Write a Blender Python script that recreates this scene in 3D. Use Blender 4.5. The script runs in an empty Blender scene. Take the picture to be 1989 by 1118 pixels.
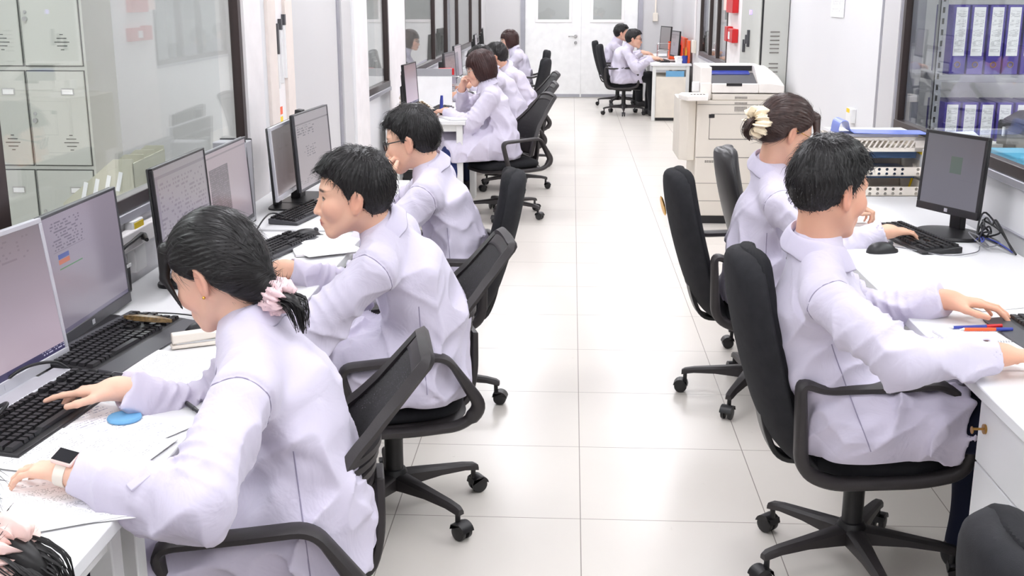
import bpy, bmesh, math, os, random
import numpy as np
from mathutils import Vector, Matrix
PI = math.pi
QUAL = float(os.environ.get('SCENE_COARSE', '1'))
sc = bpy.context.scene
C = sc.collection
random.seed(7)

# ------------------------------------------------------------------ materials
def lin(c):
    out = []
    for v in c[:3]:
        v = v / 255.0
        out.append(v / 12.92 if v <= 0.04045 else ((v + 0.055) / 1.055) ** 2.4)
    return (out[0], out[1], out[2], 1.0)

class NT:
    def __init__(s, m):
        s.t = m.node_tree; s.n = s.t.nodes; s.l = s.t.links
    def add(s, typ, ins=None, **props):
        n = s.n.new(typ)
        for k, v in props.items(): setattr(n, k, v)
        for k, v in (ins or {}).items():
            if hasattr(v, 'is_output'): s.l.new(v, n.inputs[k])
            else: n.inputs[k].default_value = v
        return n
    def math(s, op, a, b=0.0, clamp=False):
        n = s.add('ShaderNodeMath', {0: a, 1: b}, operation=op); n.use_clamp = clamp
        return n.outputs[0]
    def mix(s, f, a, b):
        n = s.add('ShaderNodeMix', {0: f, 6: a, 7: b}, data_type='RGBA')
        return n.outputs[2]

def new_mat(name):
    m = bpy.data.materials.new(name); m.use_nodes = True
    t = NT(m); b = t.n['Principled BSDF']
    return m, t, b

def pm(name, col, rough=0.5, metal=0.0, spec=0.5, bump=None, var=None, coat=0.0, aniso=None):
    """plain procedural material: colour with a faint noise variation, optional bump (scale, strength[, distance])"""
    m, t, b = new_mat(name)
    c = lin(col)
    b.inputs['Roughness'].default_value = rough
    b.inputs['Metallic'].default_value = metal
    b.inputs['Specular IOR Level'].default_value = spec
    if coat: b.inputs['Coat Weight'].default_value = coat
    tc = t.add('ShaderNodeTexCoord')
    sv, amt = var if var else (9.0, 0.04)
    nz = t.add('ShaderNodeTexNoise', {'Vector': tc.outputs['Object'], 'Scale': sv, 'Detail': 3.0})
    mr = t.add('ShaderNodeMapRange', {0: nz.outputs[0], 1: 0.3, 2: 0.7, 3: 1 - amt, 4: 1 + amt})
    hs = t.add('ShaderNodeHueSaturation', {'Value': mr.outputs[0], 'Color': c})
    t.l.new(hs.outputs[0], b.inputs['Base Color'])
    if bump:
        n2 = t.add('ShaderNodeTexNoise', {'Vector': tc.outputs['Object'], 'Scale': bump[0], 'Detail': 2.0})
        bp = t.add('ShaderNodeBump', {'Strength': bump[1], 'Distance': bump[2] if len(bump) > 2 else 0.002, 'Height': n2.outputs[0]})
        t.l.new(bp.outputs[0], b.inputs['Normal'])
    return m

def emit(name, col, s):
    m, t, b = new_mat(name)
    b.inputs['Base Color'].default_value = (0.02, 0.02, 0.02, 1)
    b.inputs['Emission Color'].default_value = lin(col)
    b.inputs['Emission Strength'].default_value = s
    b.inputs['Roughness'].default_value = 0.3
    return m

M = {}
M['wall'] = pm('wall_paint', (226, 226, 228), 0.55, var=(1.2, 0.015))
M['wall_grey'] = pm('wall_panel_grey', (203, 202, 203), 0.5, var=(1.2, 0.015))
M['post'] = pm('post_white', (244, 240, 240), 0.45)
M['beige'] = pm('post_beige', (232, 221, 214), 0.5)
M['ceil'] = pm('ceiling_white', (205, 205, 206), 0.7)
M['alu'] = pm('aluminium_grey', (172, 172, 180), 0.35, 0.6)
M['frame'] = pm('window_frame_brown', (52, 41, 40), 0.35, 0.2)
M['desk'] = pm('desk_laminate', (230, 230, 231), 0.38, var=(3, 0.01))
M['deskleg'] = pm('desk_steel_white', (226, 226, 224), 0.4)
M['black'] = pm('black_plastic', (27, 26, 28), 0.42, var=(30, 0.08))
M['black_soft'] = pm('black_plastic_worn', (44, 40, 41), 0.5, bump=(400, 0.12), var=(14, 0.12))
M['fabric'] = pm('black_fabric', (30, 30, 33), 0.85, spec=0.2, bump=(900, 0.35, 0.001), var=(40, 0.15))
M['fabric_grey'] = pm('charcoal_fabric', (40, 40, 43), 0.88, spec=0.2, bump=(700, 0.4, 0.001), var=(30, 0.12))
M['pad'] = pm('black_leatherette', (28, 26, 28), 0.42, bump=(220, 0.12), var=(20, 0.1))
M['silver'] = pm('silver_plastic', (198, 198, 204), 0.35, 0.3)
M['darkgrey'] = pm('dark_grey_plastic', (66, 66, 70), 0.45)
M['grey'] = pm('grey_plastic', (150, 150, 154), 0.5)
M['key'] = pm('key_black', (20, 20, 22), 0.4, var=(60, 0.2))
M['paper'] = pm('paper', (246, 245, 246), 0.8, spec=0.15, var=(2, 0.01))
M['cream'] = pm('cream_plastic', (232, 224, 212), 0.45)
M['printer'] = pm('printer_putty', (222, 215, 204), 0.48, var=(4, 0.02))
M['printer_light'] = pm('printer_white', (244, 239, 233), 0.45)
M['line'] = pm('seam_grey', (120, 116, 112), 0.6)
M['steel'] = pm('chrome', (205, 205, 205), 0.2, 1.0)
M['brass'] = pm('brass', (170, 130, 70), 0.3, 0.9)
M['red'] = pm('red_paint', (190, 12, 20), 0.4)
M['orange'] = pm('orange_plastic', (236, 92, 40), 0.45)
M['blue'] = pm('blue_plastic', (48, 62, 150), 0.45)
M['lightblue'] = pm('light_blue_card', (110, 168, 210), 0.6)
M['yellow'] = pm('yellow_label', (238, 205, 40), 0.6)
M['white'] = pm('white_plastic', (240, 240, 240), 0.4)
M['purple'] = pm('binder_purple', (74, 60, 150), 0.45, var=(8, 0.06))
M['locker'] = pm('locker_grey', (196, 198, 192), 0.42, var=(3, 0.02))
M['lockdark'] = pm('locker_gap', (70, 72, 70), 0.6)
M['navy'] = pm('navy_trousers', (27, 32, 54), 0.8, spec=0.2, bump=(300, 0.3, 0.001))
M['shoe'] = pm('dark_shoe', (36, 35, 38), 0.5)
M['pinkcloth'] = pm('pink_satin', (236, 205, 208), 0.55, bump=(60, 0.3))
M['palepink'] = pm('pale_pink_satin', (246, 214, 206), 0.5, bump=(60, 0.3))
M['creamcloth'] = pm('cream_satin', (243, 226, 196), 0.5, bump=(60, 0.3))
M['gold'] = pm('gold', (220, 170, 80), 0.25, 1.0)
M['brown'] = pm('brown_mottled', (112, 88, 48), 0.3, var=(120, 0.5))
M['cardblue'] = pm('sky_blue_card', (86, 170, 205), 0.5)
M['yellowish'] = pm('ochre_box', (150, 120, 36), 0.6)
M['rubber'] = pm('cable_rubber', (24, 24, 26), 0.5)
M['greycable'] = pm('grey_cable', (120, 120, 124), 0.5)
M['navy_card'] = pm('navy_card', (34, 62, 96), 0.5)
M['sleeve_blue'] = pm('sleeve_blue', (120, 138, 214), 0.3)
M['beige_file'] = pm('beige_file', (190, 187, 168), 0.5)
M['lens'] = pm('lens_dark', (30, 30, 34), 0.15)

def tile_mat():
    m, t, b = new_mat('floor_tile')
    g = t.add('ShaderNodeNewGeometry')
    sx = t.add('ShaderNodeSeparateXYZ', {0: g.outputs['Position']})
    def grid(o, off):
        a = t.math('MODULO', t.math('ADD', t.math('DIVIDE', t.math('SUBTRACT', o, off), 0.6), 100.5), 1.0)
        a = t.math('ABSOLUTE', t.math('SUBTRACT', a, 0.5))
        return t.math('LESS_THAN', a, 0.0027)
    gx = grid(sx.outputs[0], 0.047); gy = grid(sx.outputs[1], 3.347)
    mk = t.math('MAXIMUM', gx, gy)
    nz = t.add('ShaderNodeTexNoise', {'Vector': g.outputs['Position'], 'Scale': 1.4, 'Detail': 4.0})
    n2 = t.add('ShaderNodeTexNoise', {'Vector': g.outputs['Position'], 'Scale': 26.0, 'Detail': 3.0})
    base = t.mix(nz.outputs[0], lin((216, 210, 202)), lin((228, 222, 214)))
    sp = t.add('ShaderNodeMapRange', {0: n2.outputs[0], 1: 0.74, 2: 0.78, 3: 0.0, 4: 0.25})
    base = t.mix(sp.outputs[0], base, lin((170, 160, 150)))
    col = t.mix(mk, base, lin((150, 143, 136)))
    t.l.new(col, b.inputs['Base Color'])
    b.inputs['Roughness'].default_value = 0.27
    b.inputs['Specular IOR Level'].default_value = 0.45
    bp = t.add('ShaderNodeBump', {'Strength': 0.3, 'Distance': 0.001, 'Height': t.math('SUBTRACT', 1.0, mk)})
    t.l.new(bp.outputs[0], b.inputs['Normal'])
    return m
M['floor'] = tile_mat()

def glass_mat(name, tint=(255, 255, 255), refl=1.0):
    m = bpy.data.materials.new(name); m.use_nodes = True
    t = NT(m); t.n.remove(t.n['Principled BSDF'])
    out = t.n['Material Output']
    lw = t.add('ShaderNodeLayerWeight', {'Blend': 0.5})
    f5 = t.math('POWER', lw.outputs['Facing'], 5.0)
    f = t.math('MULTIPLY', t.math('ADD', t.math('MULTIPLY', f5, 0.955), 0.045), refl, True)
    tr = t.add('ShaderNodeBsdfTransparent', {0: lin(tint)})
    gl = t.add('ShaderNodeBsdfGlossy', {'Roughness': 0.0})
    mx = t.add('ShaderNodeMixShader', {0: f, 1: tr.outputs[0], 2: gl.outputs[0]})
    t.l.new(mx.outputs[0], out.inputs[0])
    return m
M['glass'] = glass_mat('window_glass', (250, 252, 251), 0.9)
M['acrylic'] = glass_mat('clear_acrylic', (240, 242, 245), 1.2)
M['glasslens'] = glass_mat('spectacle_lens', (245, 248, 250), 1.0)

def net_mat():
    """woven chair mesh: fine see-through weave"""
    m = bpy.data.materials.new('chair_net'); m.use_nodes = True
    t = NT(m); b = t.n['Principled BSDF']; out = t.n['Material Output']
    b.inputs['Base Color'].default_value = lin((34, 32, 34)); b.inputs['Roughness'].default_value = 0.7
    tc = t.add('ShaderNodeTexCoord')
    v = t.add('ShaderNodeTexVoronoi', {'Vector': tc.outputs['Object'], 'Scale': 260.0})
    hole = t.math('LESS_THAN', v.outputs['Distance'], 0.33)
    hole = t.math('MULTIPLY', hole, 0.75)
    tr = t.add('ShaderNodeBsdfTransparent')
    mx = t.add('ShaderNodeMixShader', {0: hole, 1: b.outputs[0], 2: tr.outputs[0]})
    t.l.new(mx.outputs[0], out.inputs[0])
    return m
M['net'] = net_mat()

def screen_mat(name, top, bot, s, kind):
    """an lcd panel: object x 0..1 across, z 0..1 up, with window contents laid over a painted-in shading gradient"""
    m, t, b = new_mat(name)
    b.inputs['Base Color'].default_value = (0.03, 0.03, 0.035, 1)
    b.inputs['Roughness'].default_value = 0.22
    uv = t.add('ShaderNodeUVMap'); uv.uv_map = 'UVMap'
    sx = t.add('ShaderNodeSeparateXYZ', {0: uv.outputs[0]})
    u, v = sx.outputs[0], sx.outputs[1]
    col = t.mix(v, lin(bot), lin(top))  # vertical gradient paints viewing-angle shading and reflection into the screen colour
    def rect(x0, x1, y0, y1):
        a = t.math('MULTIPLY', t.math('GREATER_THAN', u, x0), t.math('LESS_THAN', u, x1))
        c = t.math('MULTIPLY', t.math('GREATER_THAN', v, y0), t.math('LESS_THAN', v, y1))
        return t.math('MULTIPLY', a, c)
    def text(x0, x1, y0, y1, c, sx_=60.0, rows=26.0, dens=0.45):
        cb = t.add('ShaderNodeCombineXYZ', {0: t.math('MULTIPLY', u, sx_), 1: t.math('FLOOR', t.math('MULTIPLY', v, rows))})
        wn = t.add('ShaderNodeTexWhiteNoise', {0: t.add('ShaderNodeVectorMath', {0: cb.outputs[0]}, operation='FLOOR').outputs[0]}, noise_dimensions='2D')
        ln = t.math('LESS_THAN', t.math('MODULO', t.math('MULTIPLY', v, rows), 1.0), 0.5)
        k = t.math('MULTIPLY', t.math('LESS_THAN', wn.outputs[0], dens), ln)
        return t.math('MULTIPLY', k, rect(x0, x1, y0, y1)), c
    def lay(col, mk, c, a=1.0):
        return t.mix(t.math('MULTIPLY', mk, a), col, lin(c))
    if kind == 'desktop':
        col = lay(col, rect(0, 1, 0, 0.05), (52, 44, 96))
        col = lay(col, rect(0.0, 0.02, 0.005, 0.045), (235, 235, 250))
        k, c = text(0.8, 1.0, 0.01, 0.045, (210, 205, 235), 90, 50, 0.5); col = lay(col, k, c)
        k, c = text(0.05, 0.35, 0.86, 0.96, (120, 108, 120), 70, 40, 0.4); col = lay(col, k, c, 0.5)
        k, c = text(0.5, 0.9, 0.78, 0.96, (128, 114, 124), 60, 34, 0.3); col = lay(col, k, c, 0.4)
    if kind == 'sheet':
        k, c = text(0.2, 0.55, 0.7, 0.95, (92, 84, 100), 60, 40, 0.5); col = lay(col, k, c, 0.7)
        col = lay(col, rect(0.24, 0.36, 0.62, 0.66), (58, 86, 170)); col = lay(col, rect(0.24, 0.36, 0.575, 0.615), (214, 110, 66))
        col = lay(col, rect(0.24, 0.5, 0.53, 0.54), (70, 140, 80)); col = lay(col, rect(0.2, 0.56, 0.685, 0.69), (110, 102, 116), 0.6)
        col = lay(col, rect(0, 1, 0, 0.035), (96, 90, 120), 0.7)
    if kind == 'table':
        col = lay(col, rect(0, 1, 0.9, 0.93), (120, 116, 124), 0.7)
        k, c = text(0.05, 0.95, 0.1, 0.86, (110, 102, 112), 46, 24, 0.35); col = lay(col, k, c, 0.6)
        col = lay(col, rect(0, 0.06, 0.05, 0.9), (120, 112, 128), 0.5)
    if kind == 'column':
        col = lay(col, rect(0.06, 0.5, 0.0, 0.8), (104, 94, 104))
        k, c = text(0.06, 0.5, 0.0, 0.8, (136, 124, 134), 40, 40, 0.5); col = lay(col, k, c, 0.8)
        col = lay(col, rect(0, 1, 0.93, 0.95), (120, 110, 120), 0.6)
    if kind == 'blank':
        k, c = text(0.1, 0.7, 0.3, 0.7, (120, 112, 112), 10, 6, 0.3); col = lay(col, k, c, 0.2)
    if kind == 'form':
        col = lay(col, rect(0, 1, 0.86, 0.88), (110, 104, 110), 0.8)
        k, c = text(0.05, 0.55, 0.7, 0.84, (80, 76, 88), 40, 30, 0.5); col = lay(col, k, c, 0.8)
        k, c = text(0.2, 0.55, 0.4, 0.55, (84, 80, 92), 40, 30, 0.45); col = lay(col, k, c, 0.7)
        k, c = text(0.0, 1.0, 0.05, 0.12, (110, 106, 114), 60, 40, 0.5); col = lay(col, k, c, 0.6)
    if kind == 'green':
        col = lay(col, rect(0.46, 0.66, 0.48, 0.72), (98, 116, 102)); col = lay(col, rect(0.66, 0.92, 0.4, 0.405), (120, 118, 128), 0.6)
        col = lay(col, rect(0.92, 0.925, 0.4, 0.95), (120, 118, 128), 0.6)
    t.l.new(col, b.inputs['Emission Color'])
    b.inputs['Emission Strength'].default_value = s
    return m

def print_mat(name, rows, cols, dens, ink=(70, 70, 80), blocks=False):
    """printed sheet: white paper with rows of small marks (uv 0..1)"""
    m, t, b = new_mat(name)
    b.inputs['Roughness'].default_value = 0.75; b.inputs['Specular IOR Level'].default_value = 0.2
    uv = t.add('ShaderNodeUVMap'); uv.uv_map = 'UVMap'
    sx = t.add('ShaderNodeSeparateXYZ', {0: uv.outputs[0]}); u, v = sx.outputs[0], sx.outputs[1]
    cb = t.add('ShaderNodeCombineXYZ', {0: t.math('FLOOR', t.math('MULTIPLY', u, cols)), 1: t.math('FLOOR', t.math('MULTIPLY', v, rows))})
    wn = t.add('ShaderNodeTexWhiteNoise', {0: cb.outputs[0]}, noise_dimensions='2D')
    ln = t.math('LESS_THAN', t.math('MODULO', t.math('MULTIPLY', v, rows), 1.0), 0.42)
    k = t.math('MULTIPLY', t.math('LESS_THAN', wn.outputs[0], dens), ln)
    k = t.math('MULTIPLY', k, t.math('LESS_THAN', t.math('MODULO', t.math('MULTIPLY', v, 5.0), 1.0), 0.7))
    for a in ((u, 0.09), (v, 0.08)):
        k = t.math('MULTIPLY', k, t.math('GREATER_THAN', a[0], a[1])); k = t.math('MULTIPLY', k, t.math('LESS_THAN', a[0], 1 - a[1]))
    if blocks:
        k = t.math('MULTIPLY', k, t.math('GREATER_THAN', t.math('MODULO', t.math('MULTIPLY', u, 3.0), 1.0), 0.3))
    col = t.mix(t.math('MULTIPLY', k, 0.6), lin((247, 246, 248)), lin(ink))
    t.l.new(col, b.inputs['Base Color'])
    return m
M['printed'] = print_mat('printed_sheet', 46, 110, 0.4)
M['printed_table'] = print_mat('printed_table_sheet', 30, 44, 0.4, blocks=True)
M['notes'] = print_mat('handwritten_page', 26, 120, 0.5, (120, 124, 160))
M['spine'] = print_mat('binder_spine_label', 60, 5, 0.6, (60, 60, 80))

# ------------------------------------------------------------------ mesh building
class MB:
    """collects shapes into one mesh; faces carry a material slot"""
    def __init__(s): s.v = []; s.f = []; s.uv = {}; s.mi = []; s.cur = 0
    def slot(s, i): s.cur = i; return s
    def _face(s, f, uv=None):
        if uv is not None: s.uv[len(s.f)] = uv
        s.f.append(tuple(f)); s.mi.append(s.cur)
    def pts(s, vs, mat=None):
        n = len(s.v)
        for p in vs: s.v.append(tuple(mat @ Vector(p)) if mat is not None else tuple(p))
        return n
    def box(s, c, d, mat=None, rz=0.0, ry=0.0, rx=0.0, taper=1.0):
        x, y, z = d[0] / 2, d[1] / 2, d[2] / 2
        R = Matrix.Translation(c) @ Matrix.Rotation(rz, 4, 'Z') @ Matrix.Rotation(ry, 4, 'Y') @ Matrix.Rotation(rx, 4, 'X')
        if mat is not None: R = mat @ R
        k = taper
        n = s.pts([(-x, -y, -z), (x, -y, -z), (x, y, -z), (-x, y, -z), (-x * k, -y * k, z), (x * k, -y * k, z), (x * k, y * k, z), (-x * k, y * k, z)], R)
        for f in ((3, 2, 1, 0), (4, 5, 6, 7), (0, 1, 5, 4), (1, 2, 6, 5), (2, 3, 7, 6), (3, 0, 4, 7)):
            s._face([n + i for i in f], [(0, 0), (1, 0), (1, 1), (0, 1)])
        return s
    def bb(s, a, b):
        return s.box([(a[i] + b[i]) / 2 for i in range(3)], [abs(b[i] - a[i]) for i in range(3)])
    def quad(s, p, uv=((0, 0), (1, 0), (1, 1), (0, 1))):
        n = s.pts(p); s._face([n, n + 1, n + 2, n + 3], list(uv)); return s
    def ring_loft(s, rings, closed=True, caps=(True, True), loop=False):
        m = len(rings[0]); ns = [s.pts(r) for r in rings]; k = len(rings)
        for i in range(k if loop else k - 1):
            a, b = ns[i], ns[(i + 1) % k]
            for j in range(m if closed else m - 1):
                j2 = (j + 1) % m
                s._face((a + j, a + j2, b + j2, b + j))
        if not loop and closed:
            if caps[0]: s._face([ns[0] + j for j in range(m)][::-1])
            if caps[1]: s._face([ns[-1] + j for j in range(m)])
        return s
    def tube(s, path, r, n=10, prof=None, loop=False, up=None, caps=(True, True)):
        """sweep a circle (or a profile list of (a, b)) along the path; r may be a list"""
        P = [Vector(p) for p in path]; k = len(P)
        T = []
        for i in range(k):
            a = P[(i - 1) % k] if (loop or i > 0) else P[i]; b = P[(i + 1) % k] if (loop or i < k - 1) else P[i]
            T.append((b - a).normalized() if (b - a).length > 1e-9 else Vector((0, 0, 1)))
        u = Vector(up) if up is not None else (Vector((0, 0, 1)) if abs(T[0].z) < 0.9 else Vector((1, 0, 0)))
        rings = []
        for i in range(k):
            t = T[i]
            if up is not None: u = Vector(up)
            u = u - t * u.dot(t)
            if u.length < 1e-6: u = t.orthogonal()
            u.normalize(); w = t.cross(u)
            ri = r[i] if isinstance(r, (list, tuple)) else r
            if prof: rings.append([P[i] + u * (a * ri) + w * (b * ri) for a, b in prof])
            else: rings.append([P[i] + u * (math.cos(2 * PI * j / n) * ri) + w * (math.sin(2 * PI * j / n) * ri) for j in range(n)])
        return s.ring_loft(rings, True, caps, loop)
    def cyl(s, a, b, r, r2=None, n=20):
        return s.tube([a, b], [r, r if r2 is None else r2], n)
    def lathe(s, prof, n=24, mat=None, caps=(True, True)):
        rings = []
        for r, z in prof:
            rr = [Vector((r * math.cos(2 * PI * j / n), r * math.sin(2 * PI * j / n), z)) for j in range(n)]
            rings.append([mat @ p for p in rr] if mat is not None else rr)
        return s.ring_loft(rings, True, caps)
    def sphere(s, c, r, n=14, m=9, sc_=(1, 1, 1)):
        rings = []
        for i in range(m + 1):
            th = PI * (i + 0.02 if i == 0 else (i - 0.02 if i == m else i)) / m
            rings.append([(c[0] + r * sc_[0] * math.sin(th) * math.cos(2 * PI * j / n), c[1] + r * sc_[1] * math.sin(th) * math.sin(2 * PI * j / n), c[2] - r * sc_[2] * math.cos(th)) for j in range(n)])
        return s.ring_loft(rings)
    def prism(s, poly, z0, z1, mat=None):
        """extrude a 2-D outline in z (or through mat)"""
        a = [(p[0], p[1], z0) for p in poly]; b = [(p[0], p[1], z1) for p in poly]
        if mat is not None: a = [mat @ Vector(p) for p in a]; b = [mat @ Vector(p) for p in b]
        return s.ring_loft([a, b])
    def build(s, name, mats, parent=None, loc=(0, 0, 0), rot=(0, 0, 0), smooth=None, bevel=0.0, seg=2):
        me = bpy.data.meshes.new(name)
        me.from_pydata(s.v, [], s.f)
        for m in (mats if isinstance(mats, (list, tuple)) else [mats]): me.materials.append(M[m] if isinstance(m, str) else m)
        me.polygons.foreach_set('material_index', s.mi)
        if s.uv:
            ul = me.uv_layers.new(name='UVMap')
            for pi_, uvs in s.uv.items():
                p = me.polygons[pi_]
                for k, li in enumerate(p.loop_indices): ul.data[li].uv = uvs[k]
        me.update()
        bm = bmesh.new(); bm.from_mesh(me); bmesh.ops.recalc_face_normals(bm, faces=bm.faces); bm.to_mesh(me); bm.free()
        if smooth is not None:
            me.polygons.foreach_set('use_smooth', [True] * len(me.polygons))
            me.set_sharp_from_angle(angle=math.radians(smooth))
        o = bpy.data.objects.new(name, me); C.objects.link(o)
        o.location = loc; o.rotation_euler = rot
        if parent is not None: o.parent = parent
        if bevel:
            b = o.modifiers.new('bevel', 'BEVEL'); b.width = bevel; b.segments = seg; b.limit_method = 'ANGLE'; b.angle_limit = math.radians(32)
            b.harden_normals = False
            if smooth is None:
                me.polygons.foreach_set('use_smooth', [True] * len(me.polygons)); me.set_sharp_from_angle(angle=math.radians(40))
        return o

def tag(o, label, cat, group=None, kind=None):
    o['label'] = label; o['category'] = cat
    if group: o['group'] = group
    if kind: o['kind'] = kind
    return o
def thing(name, label, cat, loc=(0, 0, 0), rz=0.0, group=None):
    o = bpy.data.objects.new(name, None); C.objects.link(o)
    o.location = loc; o.rotation_euler = (0, 0, rz); o.empty_display_size = 0.05
    return tag(o, label, cat, group)
def struct(o, label=None):
    o['kind'] = 'structure'
    if label: o['label'] = label
    return o
def kids(o): return [c for c in bpy.data.objects if c.parent == o]
def dup(o, parent=None, name=None):
    c = o.copy(); C.objects.link(c)
    if parent is not None: c.parent = parent
    for ch in kids(o):
        dup(ch, c)
    return c
def arc(c, r, a0, a1, n, plane='xy'):
    out = []
    for i in range(n + 1):
        a = math.radians(a0 + (a1 - a0) * i / n); x, y = r * math.cos(a), r * math.sin(a)
        out.append((c[0] + x, c[1] + y, c[2]) if plane == 'xy' else ((c[0] + x, c[1], c[2] + y) if plane == 'xz' else (c[0], c[1] + x, c[2] + y)))
    return out
def rpoly(pts, r, n=5):
    """round the corners of a 3-D polyline"""
    P = [Vector(p) for p in pts]; out = [P[0]]
    for i in range(1, len(P) - 1):
        a, b, c = P[i - 1], P[i], P[i + 1]
        rr = min(r, (a - b).length * 0.48, (c - b).length * 0.48)
        p0 = b + (a - b).normalized() * rr; p1 = b + (c - b).normalized() * rr
        for k in range(n + 1):
            t = k / n; out.append(p0 * (1 - t) ** 2 + b * 2 * t * (1 - t) + p1 * t * t)
    out.append(P[-1]); return out
def smoothpath(pts, n=8):
    """catmull-rom through the points"""
    P = [Vector(p) for p in pts]; out = []
    for i in range(len(P) - 1):
        p0 = P[max(i - 1, 0)]; p1 = P[i]; p2 = P[i + 1]; p3 = P[min(i + 2, len(P) - 1)]
        for k in range(n):
            t = k / n
            out.append(0.5 * ((2 * p1) + (p2 - p0) * t + (2 * p0 - 5 * p1 + 4 * p2 - p3) * t * t + (3 * p1 - p0 - 3 * p2 + p3) * t ** 3))
    out.append(P[-1]); return out
# ------------------------------------------------------------------ camera
TH = math.atan(569 / 2200.0); PS = math.atan(117.5 * math.cos(TH) / 2200.0)
cam = bpy.data.cameras.new('camera'); co = bpy.data.objects.new('camera', cam); C.objects.link(co)
co.location = (0, 0, 1.63); co.rotation_euler = (PI / 2 - TH, 0, PS)
cam.sensor_fit = 'HORIZONTAL'; cam.sensor_width = 36.0; cam.lens = 2200.0 / 1989.0 * 36.0
cam.clip_start = 0.05; cam.clip_end = 60
sc.camera = co
sc.view_settings.view_transform = 'Standard'; sc.view_settings.look = 'None'
sc.view_settings.gamma = 1.0; sc.view_settings.use_curve_mapping = False
sc.view_settings.exposure = -0.64
sc.cycles.use_denoising = True
sc.cycles.max_bounces = 10; sc.cycles.diffuse_bounces = 5; sc.cycles.transparent_max_bounces = 16
sc.cycles.sample_clamp_indirect = 6.0
w = bpy.data.worlds.new('world'); sc.world = w; w.use_nodes = True
w.node_tree.nodes['Background'].inputs[0].default_value = (0.8, 0.82, 0.86, 1); w.node_tree.nodes['Background'].inputs[1].default_value = 0.3

# ------------------------------------------------------------------ room shell
XL, XR, YB, YF, ZC = -1.39, 1.60, 18.75, -1.9, 2.7
def slab(name, a, b, m, label, cat, bevel=0.0):
    return struct_tag(MB().bb(a, b).build(name, m, bevel=bevel), label, cat)
def struct_tag(o, label, cat):
    o['kind'] = 'structure'; o['label'] = label; o['category'] = cat
    return o
slab('floor', (-5.2, YF - 0.2, -0.1), (5.0, YB + 3.2, 0.0), 'floor', 'cream square tiled floor with thin grey joints running down the aisle', 'floor')
slab('ceiling', (-5.2, YF - 0.2, ZC), (5.0, YB + 3.2, ZC + 0.1), 'ceil', 'white ceiling over the whole office', 'ceiling')

def wall_pieces(name, x0, x1, pieces, label, mats):
    """pieces: (y0, y1, z0, z1, material slot[, proud]); x0 is the face towards the aisle"""
    mb = MB(); sgn = 1 if x1 > x0 else -1
    for p in pieces:
        pr = p[5] if len(p) > 5 else 0.0
        mb.slot(p[4]); mb.bb((x0 - sgn * pr, p[0], p[2]), (x1, p[1], p[3]))
    return struct_tag(mb.build(name, mats), label, 'wall')
WM = ['wall', 'wall_grey', 'post', 'beige', 'alu', 'line']
wall_pieces('wall_left', XL, XL - 0.1, [
    (YF, 4.80, 0, 0.975, 0), (YF, 4.80, 2.12, ZC, 0), (YF, -0.9, 0.975, 2.12, 0),
    (4.80, 5.06, 0, ZC, 2, 0.02), (5.06, 5.20, 0, ZC, 0), (5.20, 5.34, 0, ZC, 3, 0.015), (5.34, 5.52, 0, ZC, 2), (5.52, 5.66, 0, ZC, 3, 0.015),
    (5.66, 6.80, 0, ZC, 1), (5.66, 5.68, 0, ZC, 5, 0.002), (6.80, 6.86, 0, ZC, 4, 0.01), (6.86, 7.14, 0, ZC, 1, 0.02), (7.14, 7.20, 0, ZC, 0, 0.03), (7.20, 7.72, 0, ZC, 2, 0.02),
    (7.72, 8.70, 0, 0.955, 0), (7.72, 8.70, 2.12, ZC, 0), (8.70, 9.55, 0, ZC, 2, 0.01), (9.55, 17.7, 0, 0.955, 0), (9.55, 17.7, 2.12, ZC, 0), (17.7, YB, 0, ZC, 1)],
    'white panel wall with dark framed windows on the left of the aisle', WM)
wall_pieces('wall_right', XR, XR + 0.1, [
    (YF, 5.70, 0, 0.995, 0), (YF, 5.70, 2.12, ZC, 0), (YF, -0.9, 0.995, 2.12, 0),
    (5.70, 5.74, 0, ZC, 4, 0.005), (5.74, 6.03, 0, ZC, 1, 0.012), (6.03, 6.07, 0, ZC, 4, 0.014), (6.07, 9.72, 0, ZC, 0), (9.72, 12.05, 0, ZC, 2),
    (12.05, 14.6, 0, 0.90, 0), (12.05, 14.6, 2.12, ZC, 0), (14.6, YB, 0, ZC, 1)],
    'white panel wall with a long window on the right of the aisle', WM)
mb = MB(); mb.slot(1).bb((XL - 0.1, YB, 0), (-0.83, YB + 0.1, ZC)).bb((1.13, YB, 0), (XR + 0.1, YB + 0.1, ZC)).bb((-0.83, YB, 2.12), (1.13, YB + 0.1, ZC))
mb.slot(4).bb((-0.83, YB - 0.02, 0), (-0.76, YB + 0.1, 2.12)).bb((1.055, YB - 0.02, 0), (1.13, YB + 0.1, 2.12)).bb((-0.83, YB - 0.02, 2.05), (1.13, YB + 0.1, 2.12))
struct_tag(mb.build('wall_back', WM), 'pale grey end wall around the white double door', 'wall')
slab('wall_front', (-5.2, YF - 0.1, 0), (5.0, YF, ZC), 'wall', 'plain white wall behind the viewer', 'wall')
slab('wall_neighbour_left', (-5.2, YF, 0), (-5.1, YB + 3, ZC), 'wall', 'pale far wall of the room seen through the left windows', 'wall')
slab('wall_neighbour_right', (4.9, YF, 0), (5.0, YB + 3, ZC), 'wall', 'pale far wall of the room seen through the right window', 'wall')
slab('wall_corridor_end', (-5.2, YB + 3.0, 0), (5.0, YB + 3.1, ZC), 'wall_grey', 'grey wall seen through the panes of the double door', 'wall')
slab('wall_partition_left', (-5.1, 9.2, 0), (XL - 0.1, 9.3, ZC), 'wall', 'white partition in the room behind the left windows', 'wall')
slab('wall_partition_right', (XR + 0.1, 6.6, 0), (4.9, 6.7, ZC), 'wall', 'white partition behind the binder shelf', 'wall')

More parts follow.
